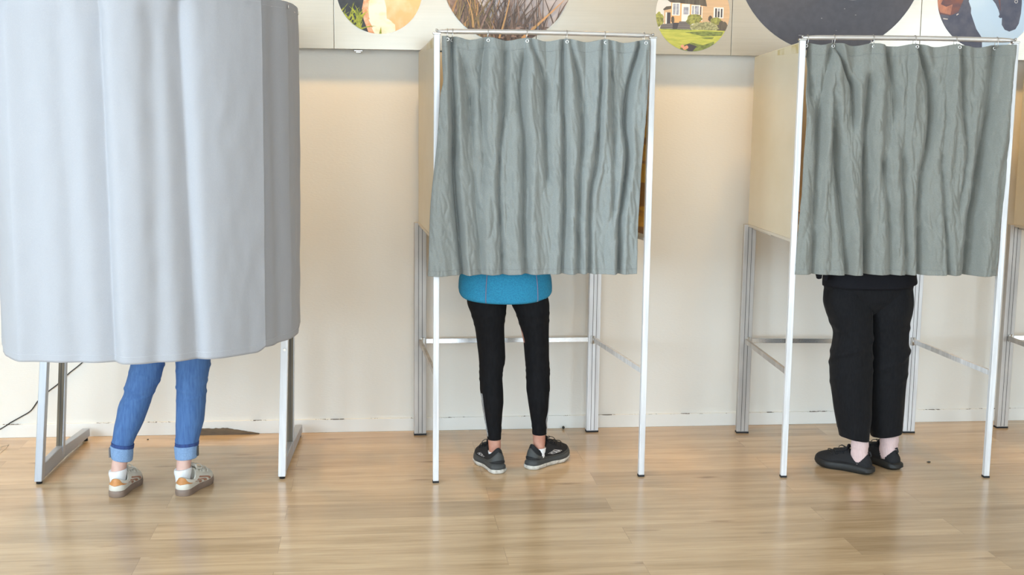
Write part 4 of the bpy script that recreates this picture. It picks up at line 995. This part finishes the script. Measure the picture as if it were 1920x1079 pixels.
def leg_disp(z, a):
    d = .0012 * mnoise.noise(Vector((math.cos(a) * 4, math.sin(a) * 4, z * 22)))
    for zc, A, ph in ((.47, .0018, .3), (.445, .002, 1.9), (.50, .0012, 2.7), (.70, .002, 1), (.735, .002, 2.4), (.20, .0015, .4), (.18, .0012, 2)):
        d += A * math.exp(-((z - zc - .01 * math.sin(a + ph)) / .007) ** 2)
    return d
bm = bmesh.new()
for A in (H_L, H_R): loft(bm, A, 44, 120, leg_disp)
loft(bm, [(.79, .604, -.73, .05, .05), (.83, .604, -.735, .145, .09), (.93, .60, -.735, .168, .10), (1.02, .595, -.735, .145, .095)], 44, 24)
lg = obj('leggings', bm, LEG_BLK, p2)
for A, sg in ((H_L, -1), (H_R, 1)):
    for k, da in enumerate((0, .16)):
        a0 = math.radians(-160) + da if sg < 0 else math.radians(-17) - da
        bm = bmesh.new(); zz = np.linspace(.168, .375, 26)
        tube(bm, [surf_pt(A, z, a0 + (-.0 if sg < 0 else -.35 * math.exp(-((z - .235) / .035) ** 2)) , .0016) for z in zz], .0013 if k == 0 else .0008, 6); tag(obj('reflective_stripe', bm, REFL, lg), 'thin pale grey reflective piping')
body(p2, SKIN, [((.525, -.74, .86), (.533, -.743, .47), (.550, -.752, .11), (-.34, .94), .0315), ((.69, -.74, .86), (.748, -.73, .47), (.766, -.704, .11), (.75, .66), .0315)], (.60, -.74, .98), 1.70, rl=.88)
def jd(z, a):
    lw = max(0, 1 - (z - .80) / .16); s_ = math.sin(a)
    return (.003 * math.sin(a * 5 + 1) * lw, .052 * (1 - max(0, -s_) ** .55) * lw)
JK = [(.800, .592, -.735, .212, .120), (.808, .592, -.735, .2155, .124), (.87, .592, -.735, .213, .122), (.92, .592, -.735, .205, .118), (1.05, .595, -.735, .175, .112), (1.30, .6, -.725, .195, .122), (1.40, .6, -.72, .180, .105), (1.46, .6, -.715, .075, .065)]
bm = bmesh.new(); loft(bm, JK, 60, 80, jd)
sleeves(bm, .60, -.74, .98, 1.70 / 1.68, .175, .22, .058)
jk = obj('jacket', bm, TEAL, p2)
for a0 in (math.radians(-117), math.radians(-50)):
    bm = bmesh.new(); P = []
    for z in np.linspace(.802, 1.1, 30):
        p = surf_pt(JK, z, a0, .0015); dd = jd(z, a0); p.z += dd[1]; P.append(p + Vector((math.cos(a0), math.sin(a0), 0)) * dd[0])
    tube(bm, P, .0022, 6); tag(obj('jacket_seam', bm, SEAM, jk), 'mauve vertical seam')
bm = bmesh.new(); loft(bm, [(1.49, .60, -.735, .07, .055), (1.56, .60, -.73, .088, .085), (1.66, .60, -.72, .098, .108), (1.735, .60, -.72, .07, .08), (1.75, .60, -.72, .02, .02)], 30, 24); obj('hair', bm, HAIR_G, p2)
KNIT = mat('black_knit', (0.010, 0.010, 0.012), .85, 0, .3, (300, 300, 300), bump=.0004, bscale=(300, 300, 300)); GREYR = mat('dark_grey_foam', (0.055, 0.057, 0.056), .7, 0, .1, (90, 90, 90)); OFFW = mat('dirty_white_rubber', (0.66, 0.63, 0.57), .6, 0, .3, (70, 70, 70), col2=(.42, .38, .33), thresh=(.3, .55)); WHITE_T = mat('white_print', (0.85, 0.85, 0.86), .5); BLK = mat('black_fabric', (0.012, 0.012, 0.013), .8)
for (ox, oy, ang, L, side) in ((.568, -.808, math.radians(108), .250, -1), (.712, -.747, math.radians(41), .275, 1)):
    sh = Shoe((ox, oy), ang, L, .93, z0=.036, zh=.118, zs=.083, zf=.122, toe=.042, spring=.014)
    up = sh.upper('shoe', KNIT, p2); tag(up, 'black running shoe with grey and white chunky sole')
    sh.sole('midsole', GREYR, up, [(.018, .001), (.022, .0045), (.034, .004), (.042, .001), (.044, -.002)], lambda p, z: .004 * max(0, math.cos(p)) * (z < .04))
    sh.sole('outsole', OFFW, up, [(0, -.007), (.003, .0005), (.012, .005), (.020, .0050), (.0225, .001)], lambda p, z: .0016 * math.sin(p * 13) + .006 * max(0, math.cos(p)))
    sh.patch('side_overlay', GREYR, up, -PI, PI, lambda p: 0.02, lambda p: float(pchip([0, .35, .8, 1.3, 2.0, 2.6, PI], [.78, .68, .46, .25, .20, .20, .24], [abs(p)])[0]), .0012, 80, 6)
    sh.patch('heel_band', BLK, up, -.9, .9, lambda p: .12 + .02 * abs(p), lambda p: .30 - .16 * (abs(p) / .9) ** 2, .0034, 24, 4)
    if side == 1: sh.text('HOKA', WHITE_T, up, 1, 1.60, 2.10, .33, .66, lean=-.1)
    else: sh.text('HOKA', WHITE_T, up, -1, -2.0, -1.5, .33, .64, lean=.1)
    sh.tongue(KNIT, up, .022); sh.laces(BLK, up)
    ax, ay = (.551, -.752) if side < 0 else (.766, -.704)
    bm = bmesh.new(); loft(bm, [(.05, ax, ay, .029, .034), (.078, ax, ay, .0315, .0365), (.088, ax, ay, .0310, .0355), (.094, ax, ay, .0320, .0365)], 30, 10, lambda z, a: (0, .014 * (-math.sin(a)) * 0)); obj('sock', bm, SOCK_W, p2)

# ---------- person in wide trousers (right booth)
CORD = mat('black_corduroy', (0.0085, 0.0085, 0.010), .85, 0, .4, (160, 160, 40), col2=(0.005, 0.005, 0.006), sheen=.04, spec=.2, bump=.0006, bscale=(300, 300, 12)); BLKJ = mat('black_jacket_cloth', (0.007, 0.007, 0.010), .8, 0, .2, (90, 90, 90), spec=.2); PINK = mat('pink_rib_sock', (0.70, 0.52, 0.50), .9, 0, .06, (90, 90, 90))
B_L = [(.96, 2.215, -.80, .085, .07), (.90, 2.203, -.80, .105, .088), (0.806, 2.197, -.805, .1135, .106), (0.745, 2.206, -0.81, 0.1071, .112), (0.697, 2.216, -0.817, 0.0966, .105), (0.649, 2.223, -0.822, 0.0898, .100), (0.589, 2.219, -0.83, 0.0943, .096), (0.54, 2.216, -0.836, 0.0974, .094), (0.467, 2.214, -0.845, 0.0969, .092), (0.394, 2.217, -0.855, 0.0933, .088), (0.321, 2.222, -0.862, 0.0865, .084), (0.247, 2.229, -0.870, 0.0791, .078), (0.180, 2.232, -0.876, 0.070, .074), (.160, 2.233, -.878, .068, .072)]
B_R = [(.96, 2.38, -.80, .085, .07), (.90, 2.392, -.80, .105, .088), (0.806, 2.399, -.80, .1135, .106), (0.744, 2.402, -0.80, 0.105, .112), (0.695, 2.404, -0.80, 0.0946, .105), (0.645, 2.406, -0.80, 0.0926, .100), (0.583, 2.409, -0.80, 0.0921, .096), (0.533, 2.412, -0.802, 0.0923, .094), (0.458, 2.412, -0.804, 0.0912, .092), (0.382, 2.412, -0.806, 0.0883, .088), (0.307, 2.412, -0.808, 0.0853, .084), (0.231, 2.413, -0.81, 0.0836, .078), (0.178, 2.418, -0.812, 0.0765, .074), (.160, 2.420, -.813, .073, .070)]
p3 = empty('person', (2.30, -.83, 0), 'person in wide cropped black trousers, pale pink socks and black sneakers, behind the right curtain', 'person')
def tr_disp(z, a):
    d = .006 * mnoise.noise(Vector((math.cos(a) * 1.8, math.sin(a) * 1.8, z * 2.4))) + .0035 * mnoise.noise(Vector((math.cos(a) * 4, math.sin(a) * 4, z * 8)))
    for zc, A, sl, ph in ((.60, .004, .04, .4), (.53, .005, .05, 2.2), (.66, .004, -.04, 1.1), (.45, .003, .04, 1.6)):
        d += A * math.exp(-((z - zc - sl * math.sin(a + ph)) / .014) ** 2)
    return d * (1 if z > .2 else .5)
bm = bmesh.new()
for A, sg in ((B_L, 1), (B_R, -1)):
    loft(bm, A, 52, 130, lambda z, a, sg=sg: (tr_disp(z, a + sg), (-.012 * math.cos(a) * sg) * max(0, 1 - (z - .16) / .06)))
loft(bm, [(.735, 2.303, -.80, .02, .04), (.765, 2.302, -.80, .06, .085), (.80, 2.300, -.80, .14, .104), (.84, 2.298, -.80, .205, .111), (.88, 2.297, -.80, .212, .112), (.96, 2.297, -.80, .206, .110), (1.02, 2.297, -.80, .19, .105)], 52, 40, None, True, 0, 2.3)
tro = obj('trousers', bm, CORD, p3)
body(p3, SKIN_P, [((2.21, -.80, .84), (2.215, -.815, .46), (2.257, -.895, .11), (-.72, .69), .032), ((2.385, -.80, .84), (2.41, -.80, .46), (2.432, -.82, .11), (-.38, .92), .032)], (2.297, -.80, .96), 1.66)
bm = bmesh.new(); BJ = [(.866, 2.302, -.80, .220, .122), (.872, 2.302, -.80, .221, .125), (.90, 2.300, -.80, .219, .125), (1.05, 2.297, -.80, .205, .123), (1.30, 2.297, -.79, .20, .125), (1.38, 2.297, -.785, .185, .11), (1.44, 2.297, -.78, .08, .07)]
loft(bm, BJ, 52, 60, lambda z, a: (.003 * math.sin(a * 6 + 2) * max(0, 1 - (z - .868) / .1), (.018 * (math.cos(a) ** 2 if math.cos(a) > 0 else .3 * math.cos(a) ** 2)) * max(0, 1 - (z - .868) / .12)), True, 0, 2.35)
sleeves(bm, 2.297, -.80, .96, 1.66 / 1.68, .19, .22, .062); obj('jacket', bm, BLKJ, p3)
bm = bmesh.new(); loft(bm, [(1.45, 2.297, -.80, .07, .055), (1.52, 2.297, -.795, .088, .085), (1.61, 2.297, -.78, .098, .108), (1.69, 2.297, -.78, .07, .08), (1.705, 2.297, -.78, .02, .02)], 30, 24); obj('hair', bm, HAIR_G, p3)
BSOLE = mat('black_sole', (0.014, 0.014, 0.013), .6, 0, .3, (90, 90, 90))
for (ox, oy, ang, ax, ay, rx) in ((2.300, -.940, math.radians(136), 2.257, -.893, .0385), (2.453, -.884, math.radians(112), 2.431, -.822, .0425)):
    sh = Shoe((ox, oy), ang, .275, 1.0, z0=.030, zh=.092, zs=.058, zf=.105, toe=.040, spring=.012)
    up = sh.upper('shoe', KNIT, p3); tag(up, 'all-black low sneaker')
    sh.sole('sole', BSOLE, up, [(0, -.006), (.003, .0), (.014, .0055), (.030, .0035), (.036, .001), (.038, -.002)], lambda p, z: .010 * max(0, math.cos(p)) ** 3 * (.004 < z < .032))
    sh.tongue(KNIT, up, .018); sh.laces(BLK, up, True)
    bm = bmesh.new(); l0 = sh.P(0, .80, .001); l1 = sh.P(0, 1.0, .006); tube(bm, [l0, (l0 + l1) / 2 - sh.f * .008, l1 + Vector((0, 0, .010)), l1 + Vector((0, 0, .004)) + sh.f * .008], .004, 8); obj('pull_loop', bm, BLK, up)
    bm = bmesh.new(); loft(bm, [(.045, ax, ay, rx - .002, .042), (.085, ax, ay, rx, .042), (.115, ax, ay, rx - .0005, .040), (.125, ax, ay, rx + .0008, .0405), (.175, ax, ay, rx - .001, .039)], 144, 50, lambda z, a: .0009 * math.sin(36 * a) + .0006 * math.sin(z * 160)); obj('sock', bm, PINK, p3)
# bag corners peeping out under the right curtain
bm = bmesh.new()
hexa(bm, [(2.016, -.895, .915), (2.034, -.895, .918), (2.034, -.870, .918), (2.016, -.870, .915), (1.97, -.895, 1.06), (2.05, -.895, 1.06), (2.05, -.870, 1.06), (1.97, -.870, 1.06)], 0, .004)
hexa(bm, [(2.050, -.895, .909), (2.060, -.895, .909), (2.060, -.870, .909), (2.050, -.870, .909), (2.035, -.895, 1.06), (2.085, -.895, 1.06), (2.085, -.870, 1.06), (2.035, -.870, 1.06)], 0, .003)

bag = obj('shoulder_bag', bm, BLKJ); tag(bag, 'black bag, only its two lower corners show under the right curtain', 'bag')
bm = bmesh.new(); tube(bm, [(1.99, -.882, 1.05), (2.0, -.882, 1.18), (2.05, -.87, 1.34), (2.08, -.85, 1.40), (2.085, -.87, 1.34), (2.07, -.885, 1.20), (2.06, -.882, 1.05)], .006, 8); obj('strap', bm, BLKJ, bag)

# ------------------------------------------------------------------ small things
CABLE = mat('black_cable', (0.02, 0.02, 0.02), .5)
bm = bmesh.new(); cp = [(-1.30, .56), (-1.40, .46), (-1.472, .378), (-1.531, .330), (-1.56, .303), (-1.591, .272), (-1.639, .235), (-1.688, .190), (-1.73, .135), (-1.774, .108), (-1.827, .078), (-1.881, .045), (-1.96, .012), (-2.05, .004)]
tt = np.arange(len(cp)); fx_ = np.linspace(0, len(cp) - 1, 80)
tube(bm, [(x, -.006 - (.012 if z < .075 else 0), max(z, .004)) for x, z in zip(pchip(tt, [c[0] for c in cp], fx_), pchip(tt, [c[1] for c in cp], fx_))], .0028, 8)
tag(obj('power_cable', bm, CABLE), 'thin black cable sagging down the wall behind the left booth legs', 'cable')
WOODB = mat('splintered_wood', (0.16, 0.115, 0.07), .8, 0, .6, (9, 60, 60), col2=(0.07, 0.05, 0.035))
bm = bmesh.new(); rw = random.Random(3); n = 26; top = []
for i in range(n + 1):
    t = i / n; x = -.895 + .30 * t; h = (.030 if t < .45 else .030 * (1 - (t - .45) / .55)) * (1 + rw.uniform(-.07, .07)) + .003; top.append((x, h))
for (x0, h0), (x1, h1) in zip(top[:-1], top[1:]): hexa(bm, [(x0, -.030, .0), (x1, -.030, 0), (x1, -.0145, 0), (x0, -.0145, 0), (x0, -.024, h0), (x1, -.024, h1), (x1, -.0145, h1), (x0, -.0145, h0)])
bmesh.ops.remove_doubles(bm, verts=bm.verts, dist=1e-5)
tag(obj('wood_strip', bm, WOODB), 'splintered dark wood strip lying along the baseboard right of the jeans', 'wood strip')
def crumb(x, y, rx, ry, rz, m, label, z=0.0):
    bm = bmesh.new(); r_ = bmesh.ops.create_icosphere(bm, subdivisions=2, radius=1.0)
    for v in bm.verts:
        f = 1 + .3 * mnoise.noise(v.co * 2 + Vector((x, y, 0))); v.co = Vector((x + v.co.x * rx * f, y + v.co.y * ry * f, z + rz + v.co.z * rz * .98))
    tag(obj('debris_bit', bm, m), label, 'debris')
DK = mat('dark_debris', (0.04, 0.038, 0.03), .8); LT = mat('pale_debris', (0.6, 0.55, 0.45), .8)
crumb(.985, -.03, .007, .006, .009, DK, 'small dark scrap at the foot of the wall, beside the right running shoe')
crumb(2.66, -.77, .010, .007, .003, DK, 'small dark leaf bit on the floor right of the black sneakers')
crumb(-.895, -.36, .010, .006, .003, LT, 'pale crumb on the floor between the two jeans legs')
crumb(-1.14, -.10, .005, .004, .003, DK, 'dark crumb by the baseboard left of the jeans')
bm = bmesh.new()
tube(bm, [(-1.83, -.30, .0015), (-1.815, -.24, .002), (-1.825, -.19, .002), (-1.80, -.15, .0015), (-1.795, -.22, .002), (-1.80, -.33, .0015)], .0011, 5)
tag(obj('thread', bm, LT), 'pale loose thread on the floor at the far left', 'thread')
